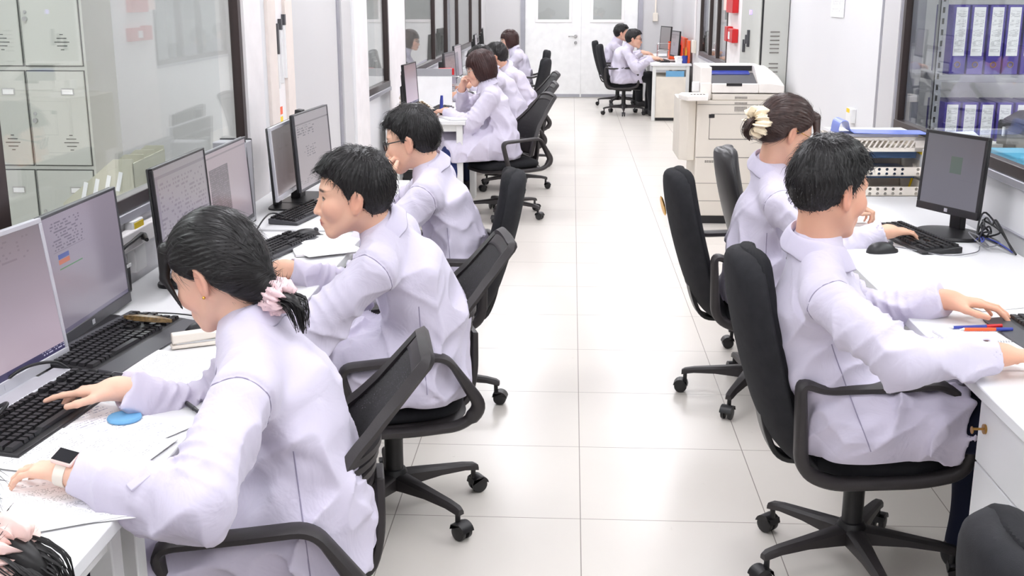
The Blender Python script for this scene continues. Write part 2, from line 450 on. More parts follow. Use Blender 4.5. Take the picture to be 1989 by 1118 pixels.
def window(name, x, y0, y1, z0, z1, mull, side, label, fw=0.05, sill=True, dep=0.06):
    """window in a long wall: frame, mullions and a glass pane"""
    o = bpy.data.objects.new(name, None); C.objects.link(o); o.location = (x, (y0 + y1) / 2, z0); struct_tag(o, label, 'window')
    yc = (y0 + y1) / 2; hw = (y1 - y0) / 2; h = z1 - z0
    mb = MB(); d0, d1 = (0.0, dep)
    sx = 1 if side > 0 else -1
    def b(a0, a1, c0, c1, pr=0.008): mb.bb((-sx * pr, a0, c0), (sx * d1, a1, c1))
    b(-hw, hw, 0, fw, 0.012); b(-hw, hw, h - fw, h); b(-hw, -hw + fw, 0, h); b(hw - fw, hw, 0, h)
    for m_, wd in mull: b(m_ - yc - wd / 2, m_ - yc + wd / 2, 0, h)
    mb.build('window_frame', 'frame', o, bevel=0.003)
    g = MB().bb((sx * 0.012, -hw + fw * 0.5, fw * 0.5), (sx * 0.018, hw - fw * 0.5, h - fw * 0.5)).build('pane', 'glass', o)
    if sill:
        MB().bb((-sx * 0.02, -hw, -0.03), (sx * 0.06, hw, 0.0)).build('sill', 'alu', o, bevel=0.004)
    return o
window('window_1', XL, -0.9, 4.80, 0.975, 2.12, [(2.62, 0.15)], -1, 'long dark framed window beside the left row of desks', 0.045, True, 0.03)
window('window_2', XL, 7.72, 8.70, 0.955, 2.12, [], -1, 'narrow dark framed window between the left columns', 0.045, True, 0.04)
window('window_3', XL, 9.55, 17.7, 0.955, 2.12, [(11.68, 0.05), (12.85, 0.05), (14.1, 0.05), (16.0, 0.05)], -1, 'long dark framed window beside the far left desks', 0.045, True, 0.035)
window('window_4', XR, -0.9, 5.70, 0.995, 2.12, [], 1, 'large dark framed window in front of the binder shelf', 0.045, True, 0.025)
window('window_5', XR, 12.05, 14.6, 0.90, 2.12, [(12.9, 0.07), (13.6, 0.05)], 1, 'dark framed window near the far right desk')

def door_leaf(name, x0, x1, wx0, wx1, hand, label):
    o = MB()
    y = YB + 0.02
    z0, z1 = 1.245, 1.95
    o.bb((x0, y, 0.012), (wx0, y + 0.05, 2.05)).bb((wx1, y, 0.012), (x1, y + 0.05, 2.05)).bb((wx0, y, 0.012), (wx1, y + 0.05, z0)).bb((wx0, y, z1), (wx1, y + 0.05, 2.05))
    d = struct_tag(o.build(name, 'white'), label, 'door')
    f = MB()
    for a, b in (((wx0 - 0.045, z0 - 0.045), (wx1 + 0.045, z0)), ((wx0 - 0.045, z1), (wx1 + 0.045, z1 + 0.045)), ((wx0 - 0.045, z0), (wx0, z1)), ((wx1, z0), (wx1 + 0.045, z1))):
        f.bb((a[0], y - 0.012, a[1]), (b[0], y, b[1]))
    f.build('pane_frame', 'post', d, bevel=0.003)
    MB().bb((wx0, y + 0.02, z0), (wx1, y + 0.026, z1)).build('pane', 'glass', d)
    MB().bb((x0 + 0.01, y - 0.004, 0.012), (x1 - 0.01, y, 0.06)).build('kick_strip', 'alu', d)
    if hand:
        h = MB(); h.cyl((hand, y, 0.98), (hand, y - 0.012, 0.98), 0.028); h.cyl((hand, y - 0.01, 0.98), (hand, y - 0.05, 0.98), 0.010)
        h.tube([(hand, y - 0.05, 0.98), (hand - 0.12, y - 0.05, 0.98)], 0.010); h.cyl((hand, y, 0.88), (hand, y - 0.02, 0.88), 0.026)
        h.build('handle', 'steel', d, smooth=40)
    return d
door_leaf('door_1', -0.756, 0.146, -0.55, -0.05, 0.06, 'left leaf of the white double door, with a lever handle')
door_leaf('door_2', 0.150, 1.05, 0.336, 0.79, None, 'right leaf of the white double door, partly behind two seated men')

mb = MB(); mb.slot(0).bb((-1.385, YF, 0.0), (-1.375, 4.8, 0.08)); struct_tag(mb.build('baseboard_left', ['alu']), 'thin metal baseboard under the left desks', 'baseboard')
mb = MB(); mb.slot(0).bb((1.588, YF, 0.0), (1.599, 8.6, 0.08)); struct_tag(mb.build('baseboard_right', ['alu']), 'thin metal baseboard under the right wall panel', 'baseboard')
mb = MB(); mb.bb((XL, -0.9, 0.86), (XL + 0.035, 4.78, 0.92)); struct_tag(mb.build('trim_1', 'post', bevel=0.006), 'white cable trunking along the wall under the left window', 'trunking')
mb = MB(); mb.bb((XR - 0.012, -0.9, 0.80), (XR, 5.6, 0.806)).bb((XR - 0.004, 3.62, 0.1), (XR, 3.63, 0.9)); struct_tag(mb.build('trim_2', 'alu', bevel=0.001), 'thin panel joint strip under the right window', 'trim')

# ------------------------------------------------------------------ lights the room has
M['lamp'] = emit('lamp_diffuser', (250, 250, 255), 17.0)
M['lamp_side'] = emit('lamp_diffuser_side', (250, 252, 255), 30.0)
def lamp(x, y, m, label, group):
    t = thing('ceiling_light', label, 'ceiling light', (x, y, ZC), 0, group)
    f = MB()
    for a, b in (((-0.32, -0.62), (0.32, -0.59)), ((-0.32, 0.59), (0.32, 0.62)), ((-0.32, -0.59), (-0.29, 0.59)), ((0.29, -0.59), (0.32, 0.59))):
        f.bb((a[0], a[1], -0.03), (b[0], b[1], 0.0))
    f.build('frame', 'white', t)
    MB().bb((-0.29, -0.59, -0.022), (0.29, 0.59, -0.008)).build('diffuser', m, t)
for i in range(9):
    for x in (-0.72, 0.92):
        lamp(x, -0.6 + 2.3 * i, 'lamp', 'flat ceiling light panel over the office aisle', 'ceiling panels over the office')
for i in range(4):
    lamp(-2.9, 0.5 + 2.3 * i, 'lamp_side', 'flat ceiling light panel in the locker room', 'ceiling panels in the locker room')
    lamp(-3.0, 10.5 + 2.3 * i, 'lamp_side', 'flat ceiling light panel behind the far left windows', 'ceiling panels behind the far left windows')
for i in range(3):
    lamp(3.0, 0.6 + 2.0 * i, 'lamp_side', 'flat ceiling light panel in the binder room', 'ceiling panels in the binder room')
    lamp(3.0, 9.0 + 2.6 * i, 'lamp_side', 'flat ceiling light panel behind the far right window', 'ceiling panels behind the far right window')
lamp(0.2, 20.4, 'lamp_side', 'flat ceiling light panel in the corridor past the double door', None)
# ------------------------------------------------------------------ office chairs (facing local +Y, origin on the floor under the column)
def superpt(a, b, t, e=3.2):
    c, s_ = math.cos(t), math.sin(t)
    return (a * math.copysign(abs(c) ** (2 / e), c), b * math.copysign(abs(s_) ** (2 / e), s_))
def cushion(w, d, zt, zb, yo, crown=0.012, n=40):
    """rounded seat cushion"""
    mb = MB(); rings = []
    for k, (f, z) in enumerate(((0.90, zb), (0.985, zb + 0.012), (1.0, (zt + zb) / 2), (0.985, zt - 0.014), (0.93, zt - 0.003), (0.7, zt + crown * 0.6), (0.4, zt + crown * 0.95), (0.1, zt + crown))):
        rings.append([(superpt(w / 2 * f, d / 2 * f, 2 * PI * j / n)[0], yo + superpt(w / 2 * f, d / 2 * f, 2 * PI * j / n)[1], z - 0.02 * max(0.0, superpt(w / 2 * f, d / 2 * f, 2 * PI * j / n)[1] / (d / 2)) ** 4) for j in range(n)])
    return mb.ring_loft(rings)
def star_base(t, rot, rad=0.29, seatz=0.37, thick=1.0):
    mb = MB(); mb.lathe([(0.036, 0.085), (0.043, 0.09), (0.043, 0.135), (0.036, 0.15), (0.030, 0.152), (0.030, 0.25), (0.033, 0.255), (0.033, 0.262), (0.026, 0.27), (0.026, seatz)], 24)
    mb.build('gas_column', 'black', t, smooth=40)
    for k in range(5):
        a = rot + 2 * PI * k / 5
        mb = MB(); secs = []
        for s_, wd, z0, z1 in ((0.025, 0.030, 0.088, 0.138), (0.07, 0.028, 0.092, 0.134), (0.16, 0.022, 0.096, 0.124), (0.25, 0.018, 0.092, 0.114), (0.29, 0.016, 0.084, 0.106), (0.303, 0.012, 0.080, 0.098)):
            s2 = s_ * rad / 0.29; wd *= thick
            secs.append([(-wd, s2, z0), (wd, s2, z0), (wd * 0.95, s2, z1 - 0.008), (wd * 0.55, s2, z1), (-wd * 0.55, s2, z1), (-wd * 0.95, s2, z1 - 0.008)])
        mb.ring_loft(secs)
        lg = mb.build('leg', 'black_soft', t, rot=(0, 0, a), smooth=35)
        cs = MB()
        for sx in (-1, 1):
            wh = []
            for r, x in ((0.004, 0.006), (0.020, 0.006), (0.026, 0.008), (0.027, 0.013), (0.026, 0.020), (0.019, 0.0225), (0.004, 0.0225)):
                wh.append([(sx * x, rad + 0.015 + r * math.cos(2 * PI * j / 20), 0.0275 + r * math.sin(2 * PI * j / 20)) for j in range(20)])
            cs.ring_loft(wh)
        hood = []
        for x in (-0.0235, 0.0235):
            hood.append([(x, rad + 0.015 + 0.031 * math.cos(b), 0.0275 + 0.031 * math.sin(b)) for b in [math.radians(q) for q in range(10, 171, 16)]] + [(x, rad + 0.015 - 0.026, 0.05)] )
        cs.ring_loft(hood)
        cs.cyl((0, rad - 0.002, 0.05), (0, rad - 0.002, 0.09), 0.0085, n=10)
        cs.build('caster', 'black', lg, smooth=40)

def mesh_chair():
    t = thing('mesh_office_chair', 'x', 'office chair', (0, 0, 0))
    star_base(t, 0.3)
    cushion(0.50, 0.47, 0.435, 0.385, 0.02).build('seat', 'fabric', t, smooth=50)
    cushion(0.515, 0.485, 0.392, 0.362, 0.02, 0.0).build('seat_pan', 'black_soft', t, smooth=50)
    mb = MB(); mb.box((0, -0.02, 0.35), (0.20, 0.26, 0.03)); mb.box((0, 0.0, 0.335), (0.11, 0.14, 0.03)); mb.build('tilt_mechanism', 'black', t, bevel=0.006)
    mb = MB(); mb.tube(rpoly([(0.08, 0.03, 0.335), (0.21, 0.03, 0.335), (0.26, 0.03, 0.325)], 0.02), [0.006] * 7 + [0.008]); mb.build('lever', 'black', t, smooth=40)
    # back surface
    ec = [(-0.105, 0.47), (-0.125, 0.572), (-0.185, 0.68), (-0.245, 0.745), (-0.295, 0.80), (-0.368, 0.885)]
    cc = [(-0.205, 0.46), (-0.215, 0.572), (-0.235, 0.68), (-0.265, 0.755), (-0.303, 0.815), (-0.365, 0.905)]
    ww = [0.195, 0.212, 0.178, 0.146, 0.122, 0.102]
    def ip(tab, v):
        x = v * (len(tab) - 1); i = min(int(x), len(tab) - 2); f = x - i
        p0 = tab[max(i - 1, 0)]; p1 = tab[i]; p2 = tab[i + 1]; p3 = tab[min(i + 2, len(tab) - 1)]
        cr = lambda a, b, c, d: 0.5 * (2 * b + (c - a) * f + (2 * a - 5 * b + 4 * c - d) * f * f + (3 * b - a - 3 * c + d) * f ** 3)
        return tuple(cr(*q) for q in zip(p0, p1, p2, p3)) if isinstance(p0, tuple) else cr(p0, p1, p2, p3)
    def S(u, v):
        e, c_, w_ = ip(ec, v), ip(cc, v), ip(ww, v)
        k = abs(u) ** 2.2
        return Vector((u * w_, c_[0] + (e[0] - c_[0]) * k, c_[1] + (e[1] - c_[1]) * k))
    nu, nv = 16, 22
    mb = MB(); idx = [[None] * (nu + 1) for _ in range(nv + 1)]
    for i in range(nv + 1):
        for j in range(nu + 1):
            idx[i][j] = mb.pts([S(-1 + 2 * j / nu, i / nv)])
    for i in range(nv):
        for j in range(nu): mb._face((idx[i][j], idx[i][j + 1], idx[i + 1][j + 1], idx[i + 1][j]))
    o = mb.build('backrest_net', 'net', t, smooth=60); md = o.modifiers.new('thick', 'SOLIDIFY'); md.thickness = 0.003
    # frame: wide flat rim, wider towards the flared top
    path = [S(-1, v / 20) for v in range(0, 21)] + [S(-1 + 2 * u / 12, 1) for u in range(1, 12)] + [S(1, 1 - v / 20) for v in range(0, 21)]
    mb = MB(); mb.tube(smoothpath(path, 2), 1.0, prof=[(-0.012, -0.010), (0.010, -0.013), (0.016, 0.0), (0.010, 0.012), (-0.012, 0.010)], up=(0, -1, 0.3), caps=(True, True))
    mb.build('backrest_frame', 'black_soft', t, smooth=50)
    # solid moulded upper wing and lower panel
    for nm, v0, v1, off in (('top_rail', 0.90, 1.0, 0.004), ('lower_panel', 0.0, 0.20, 0.006)):
        mb = MB(); g = []
        for i in range(7):
            g.append([mb.pts([S(-1 + 2 * j / 14, v0 + (v1 - v0) * i / 6) + Vector((0, -off * 0.5, 0))]) for j in range(15)])
        for i in range(6):
            for j in range(14): mb._face((g[i][j], g[i][j + 1], g[i + 1][j + 1], g[i + 1][j]))
        o = mb.build(nm, 'black_soft', t, smooth=60); md = o.modifiers.new('thick', 'SOLIDIFY'); md.thickness = 0.010; md.offset = 0
    for k in range(4):
        v = 0.25 + 0.055 * k
        mb = MB(); mb.tube([S(-0.97 + 1.94 * j / 14, v) + Vector((0, -0.010 - 0.016 * (1 - (-1 + 2 * j / 14) ** 2), 0)) for j in range(15)], 1.0, prof=[(-0.006, -0.007), (0.006, -0.007), (0.006, 0.007), (-0.006, 0.007)], up=(0, -1, 0))
        mb.build('lumbar_rib', 'black_soft', t, smooth=40)
    mb = MB(); mb.tube(rpoly([(0, -0.262, 0.60), (0, -0.262, 0.46), (0, -0.235, 0.355), (0, -0.04, 0.352)], 0.06), 1.0, prof=[(-0.010, -0.045), (0.010, -0.045), (0.010, 0.045), (-0.010, 0.045)], up=(0, -1, 0))
    mb.build('back_support', 'black_soft', t, bevel=0.004)
    for sx in (-1, 1):
        X = 0.292 * sx
        lp = rpoly([(X, 0.0, 0.604), (X, 0.185, 0.595), (X * 0.98, 0.125, 0.385), (X * 0.92, -0.03, 0.374), (X * 0.93, -0.175, 0.382), (X * 0.96, -0.235, 0.44), (X, -0.125, 0.612), (X, 0.0, 0.604)], 0.042, 6)
        rs = []
        mb = MB(); mb.tube(lp[:-1], 1.0, prof=[(-0.011, -0.024), (0.007, -0.026), (0.012, -0.018), (0.012, 0.018), (0.007, 0.026), (-0.011, 0.024)], loop=True, up=None)
        # orient the flat side across
        mb = MB()
        P = lp[:-1]; k = len(P); rings = []
        for i in range(k):
            tt = (P[(i + 1) % k] - P[i - 1]).normalized(); xx = Vector((1, 0, 0)); nn = tt.cross(xx).normalized()
            top = P[i].z > 0.57
            wd = 0.026 if top else 0.021; th = 0.011 if top else 0.013
            if P[i].y < -0.20 and not top: th = 0.019
            rings.append([P[i] + xx * (a * wd) + nn * (b * th) for a, b in ((-1, -0.5), (-0.6, -1), (0.6, -1), (1, -0.5), (1, 0.5), (0.6, 1), (-0.6, 1), (-1, 0.5))])
        mb.ring_loft(rings, True, loop=True)
        mb.build('armrest', 'black_soft', t, smooth=50)
    return t

def padded_chair(mat='fabric', tall=0.965, arm=True, oval=False, shade='fabric_grey'):
    t = thing('padded_office_chair', 'x', 'office chair', (0, 0, 0))
    star_base(t, 0.1, rad=0.285, seatz=0.37)
    cushion(0.47, 0.47, 0.445, 0.375, 0.03, 0.014).build('seat', mat, t, smooth=50)
    cushion(0.44, 0.44, 0.382, 0.355, 0.03, 0.0).build('seat_pan', 'black', t, smooth=50)
    mb = MB(); mb.box((0, 0, 0.345), (0.16, 0.22, 0.035)); mb.build('tilt_mechanism', 'black', t, bevel=0.006)
    # back: profile (y, z, half width) for a shell and the cushion in front of it
    prof = [(-0.110, 0.338, 0.13), (-0.165, 0.352, 0.165), (-0.235, 0.42, 0.195), (-0.275, 0.51, 0.212), (-0.310, 0.62, 0.222), (-0.340, 0.73, 0.222), (-0.362, 0.83, 0.208), (-0.374, 0.91, 0.178), (-0.374, 0.945, 0.14), (-0.370, tall, 0.07)]
    def back(y0, y1, f, zs=0.0):
        mb = MB(); rings = []
        for i, (y, z, hw) in enumerate(prof):
            z = z + zs * (1 if i > 4 else 0); hw = hw * f; r = []
            n = 14
            e = 1.0 if 0 < i < len(prof) - 1 else 0.6
            for j in range(n + 1):
                u = -1 + 2 * j / n; cv = 0.035 * u * u
                th = (1 - abs(u) ** 6) * e
                r.append((u * hw, y + cv + y0 * th, z))
            for j in range(n, -1, -1):
                u = -1 + 2 * j / n; cv = 0.035 * u * u
                th = (1 - abs(u) ** 6) * e
                r.append((u * hw, y + cv + y1 * th + (0.012 if abs(u) == 1 else 0), z))
            rings.append(r)
        return mb.ring_loft(rings)
    sh = back(-0.030, 0.002, 1.0, 0.0).build('back_shell', shade, t, smooth=50)
    s_ = sh.modifiers.new('sub', 'SUBSURF'); s_.levels = 1; s_.render_levels = 1
    cu = back(0.004, 0.062, 0.97, 0.006).build('back_cushion', mat, t, smooth=50)
    s_ = cu.modifiers.new('sub', 'SUBSURF'); s_.levels = 1; s_.render_levels = 1
    mb = MB(); mb.tube(rpoly([(0, -0.30, 0.56), (0, -0.275, 0.44), (0, -0.235, 0.352), (0, -0.05, 0.348)], 0.06), 1.0, prof=[(-0.008, -0.035), (0.008, -0.035), (0.008, 0.035), (-0.008, 0.035)], up=(0, -1, 0)); mb.build('back_support', 'black', t, bevel=0.003)
    if oval:
        mb = MB(); mb.lathe([(0.001, 0.0), (0.022, 0.0), (0.025, 0.003), (0.022, 0.006), (0.001, 0.0065)], 24)
        o = mb.build('oval_badge', 'gold', t, smooth=40); o.location = (-0.085, -0.386, 0.80); o.rotation_euler = (PI / 2 + 0.25, 0, 0.12); o.scale = (1.0, 1.7, 1)
        o['label'] = 'small golden oval badge'
    if arm:
        for sx in (-1, 1):
            X = 0.255 * sx
            lp = rpoly([(X, -0.05, 0.648), (X, 0.13, 0.660), (X, 0.215, 0.56), (X, 0.205, 0.412), (X * 0.93, 0.10, 0.378), (X * 0.93, -0.15, 0.372), (X, -0.235, 0.42), (X, -0.250, 0.668), (X, -0.19, 0.645), (X, -0.05, 0.648)], 0.05, 6)[:-1]
            mb = MB(); k = len(lp); rings = []
            for i in range(k):
                tt = (lp[(i + 1) % k] - lp[i - 1]).normalized(); xx = Vector((1, 0, 0)); nn = tt.cross(xx).normalized()
                top = lp[i].z > 0.60
                wd, th = (0.027, 0.012) if top else (0.021, 0.017)
                rings.append([lp[i] + xx * (a * wd) + nn * (b * th) for a, b in ((-1, -0.5), (-0.6, -1), (0.6, -1), (1, -0.5), (1, 0.5), (0.6, 1), (-0.6, 1), (-1, 0.5))])
            mb.ring_loft(rings, True, loop=True)
            mb.build('armrest', 'black_soft', t, smooth=50)
    return t

def place(o, x, y, deg, label, group=None, star=0.0):
    """deg: 90 faces the left wall, -90 the right wall"""
    o.location = (x, y, 0); o.rotation_euler = (0, 0, math.radians(deg)); o['label'] = label
    if group: o['group'] = group
    elif 'group' in o: del o['group']
    for c in kids(o):
        if c.name.startswith('leg'): c.rotation_euler.z += star
    return o
bpy.context.view_layer.update()
mc0 = mesh_chair()
pc0 = padded_chair(oval=False)
pc_oval = padded_chair(oval=True)
pc_leather = padded_chair('pad', shade='pad', tall=0.955)
GL = 'chairs along the left row of desks'; GR = 'chairs along the right row of desks'
place(mc0, -0.675, 2.285, 101, 'black mesh office chair under the woman with the pink scrunchie and ponytail', GL, 0.0)
place(dup(mc0), -0.556, 3.38, 106, 'black mesh office chair under the man between the ponytailed woman and the man with glasses', GL, 0.62)
place(pc0, -0.575, 4.42, 92, 'black padded office chair behind the man with glasses', GL, 0.4)
place(dup(mc0), -0.488, 8.50, 122, 'black mesh office chair under the woman with bobbed hair resting her chin on her hand', GL, 0.5)
place(dup(mc0), -0.50, 9.75, 104, 'black mesh office chair just past the chair of the chin-resting woman', GL, 0.1)
place(dup(mc0), -0.50, 11.05, 108, 'third black mesh office chair of the far left row, past the chin-resting woman', GL, 0.3)
place(dup(pc0), -0.66, 14.4, 90, 'black padded office chair behind the farthest woman near the double door', GL, 0.3)
place(dup(pc0), -0.62, 12.6, 80, 'empty black padded office chair between the far left row and the farthest woman', GL, 0.8)
place(dup(pc0), 0.832, 3.07, -86, 'charcoal padded office chair under the man typing at the right edge', GR, 0.47)
place(pc_oval, 0.775, 4.53, -84, 'black padded office chair with a golden oval badge on its back', GR, 0.25)
place(pc_leather, 1.06, 5.22, -92, 'empty black leatherette office chair in front of the copier', GR, 0.6)
place(dup(pc0), 0.735, 16.13, -95, 'black padded office chair at the far right desk, nearer of the two', GR, 0.5)
place(dup(pc0), 0.70, 17.45, -90, 'black padded office chair at the far right desk, nearer the double door', GR, 0.1)
place(dup(pc0), 0.93, 1.36, -88, 'charcoal padded office chair, only its top showing at the lower right corner', GR, 0.2)
place(dup(pc0), -0.50, 0.98, 92, 'black padded office chair under the woman cut off at the lower left corner', GL, 0.5)
# ------------------------------------------------------------------ desks
def desk(x0, x1, y0, y1, label, cat='desk', edge=-1, h=0.75, legs=True, group=None, panel=True, inset=0.045):
    """white top on steel legs; edge = side (x) of the sitter: +1 when the sitter is at larger x"""
    t = thing('desk', label, cat, ((x0 + x1) / 2, (y0 + y1) / 2, 0), 0, group)
    hx, hy = (x1 - x0) / 2, (y1 - y0) / 2
    MB().bb((-hx, -hy, h - 0.028), (hx, hy, h)).build('desktop', 'desk', t, bevel=0.003)
    r = MB()
    for sy in (-1, 1): r.bb((-hx + 0.06, sy * (hy - 0.05) - 0.015, h - 0.078), (hx - 0.03, sy * (hy - 0.05) + 0.015, h - 0.029))
    r.bb((-hx + 0.05, -hy + 0.07, h - 0.073), (-hx + 0.08, hy - 0.07, h - 0.029)).bb((hx - 0.06, -hy + 0.07, h - 0.073), (hx - 0.03, hy - 0.07, h - 0.029))
    r.build('rail', 'deskleg', t)
    for sx in (-1, 1):
        for sy in (-1, 1):
            MB().box((sx * (hx - inset), sy * (hy - 0.05), (h - 0.03) / 2), (0.045, 0.045, h - 0.03)).build('leg', 'deskleg', t, bevel=0.003)
    if panel:
        MB().bb((edge * -1 * (hx - 0.10) - 0.009, -hy + 0.08, 0.30), (edge * -1 * (hx - 0.10) + 0.009, hy - 0.08, h - 0.08)).build('modesty_panel', 'deskleg', t)
    return t
DL = 'white desks of the left row'
desk(-1.375, -0.78, 0.62, 1.86, 'white desk in the lower left corner, its corner showing beside the arm with the watch', edge=1, group=DL)
desk(-1.375, -0.78, 1.865, 3.06, 'white desk under the two keyboards of the ponytailed woman', edge=1, group=DL)
desk(-1.375, -0.78, 3.065, 4.22, 'white desk under the papers of the man with the dark fringe', edge=1, group=DL)
desk(-1.375, -0.78, 4.235, 5.45, 'white desk of the man with glasses, under the slim keyboard', edge=1, group=DL, h=0.755)
desk(-1.365, -0.76, 8.16, 9.30, 'white desk of the chin-resting woman with a folder at its edge', edge=1, group=DL)
desk(-1.365, -0.76, 9.31, 10.6, 'white desk behind the paper screen and past the chin-resting woman', edge=1, group=DL)
desk(-1.365, -0.76, 10.61, 12.4, 'white desk with a red box and wire rack, in the far left row', edge=1, group=DL)
desk(-1.365, -0.76, 13.6, 15.2, 'white desk of the farthest woman by the double door', edge=1, group=DL)
DR = 'white desks of the right row'
desk(0.955, 1.575, 1.0, 2.66, 'white desk over the drawer pedestal at the lower right', edge=-1, group=DR, inset=0.17)
desk(0.955, 1.575, 2.665, 5.28, 'long white desk with the black square monitor and file trays', edge=-1, group=DR, inset=0.17)
desk(1.05, 1.58, 15.27, 16.6, 'white desk with a cream side panel below two men at the far right', edge=-1, panel=False)
desk(1.05, 1.58, 16.62, 18.0, 'white desk next to the double door at the far right', edge=-1, panel=False)

# pedestal of drawers under the right desk
t = thing('drawer_pedestal', 'white drawer pedestal with a brass key under the right desk', 'drawer unit', (1.25, 2.03, 0))
MB().bb((-0.245, -0.56, 0.03), (0.27, 0.575, 0.72)).build('body', 'cream', t, bevel=0.003)
for k, (z0, z1) in enumerate(((0.545, 0.715), (0.30, 0.54), (0.04, 0.295))):
    for j, (y0, y1) in enumerate(((0.02, 0.57), (-0.555, 0.01))):
        d = MB().bb((-0.265, y0, z0), (-0.246, y1, z1)).build('drawer', 'desk', t, bevel=0.002)
        yc = (y0 + y1) / 2 + 0.03
        h = MB(); h.tube(rpoly([(-0.265, yc + 0.07, z1 - 0.06), (-0.285, yc + 0.07, z1 - 0.06), (-0.285, yc - 0.07, z1 - 0.06), (-0.265, yc - 0.07, z1 - 0.06)], 0.012), 1.0, prof=[(-0.005, -0.007), (0.005, -0.007), (0.005, 0.007), (-0.005, 0.007)], up=(0, 0, 1))
        if k: h.build('handle', 'alu', d)
        if k == 0 and j == 0:
            kk = MB(); kk.cyl((-0.265, 0.525, 0.64), (-0.270, 0.525, 0.64), 0.012); kk.cyl((-0.27, 0.525, 0.64), (-0.295, 0.525, 0.64), 0.003); kk.cyl((-0.295, 0.525, 0.637), (-0.297, 0.525, 0.637), 0.009)
            kk.build('lock_key', 'brass', d, smooth=40)['label'] = 'small brass key in the lock'
for sx in (-0.2, 0.22):
    for sy in (-0.5, 0.5): MB().bb((sx - 0.02, sy - 0.02, 0), (sx + 0.02, sy + 0.02, 0.03)).build('foot', 'black', t)
# cabinet below the far right desk
t = thing('side_cabinet', 'cream cabinet under the far right desk, with a pale blue card on top', 'cabinet', (1.33, 15.62, 0))
MB().bb((-0.21, -0.30, 0.04), (0.20, 0.55, 0.58)).build('body', 'cream', t, bevel=0.003)
MB().bb((-0.215, -0.29, 0.05), (-0.211, 0.54, 0.57)).build('door', 'printer_light', t)
MB().bb((-0.20, -0.28, 0.0), (0.19, 0.53, 0.04)).build('plinth', 'black', t)
o = MB().bb((-0.12, -0.012, 0), (0.12, 0.0, 0.075)).build('card', 'lightblue', None, (1.37, 15.33, 0.58)); tag(o, 'pale blue card standing on the cream cabinet at the far right', 'card')

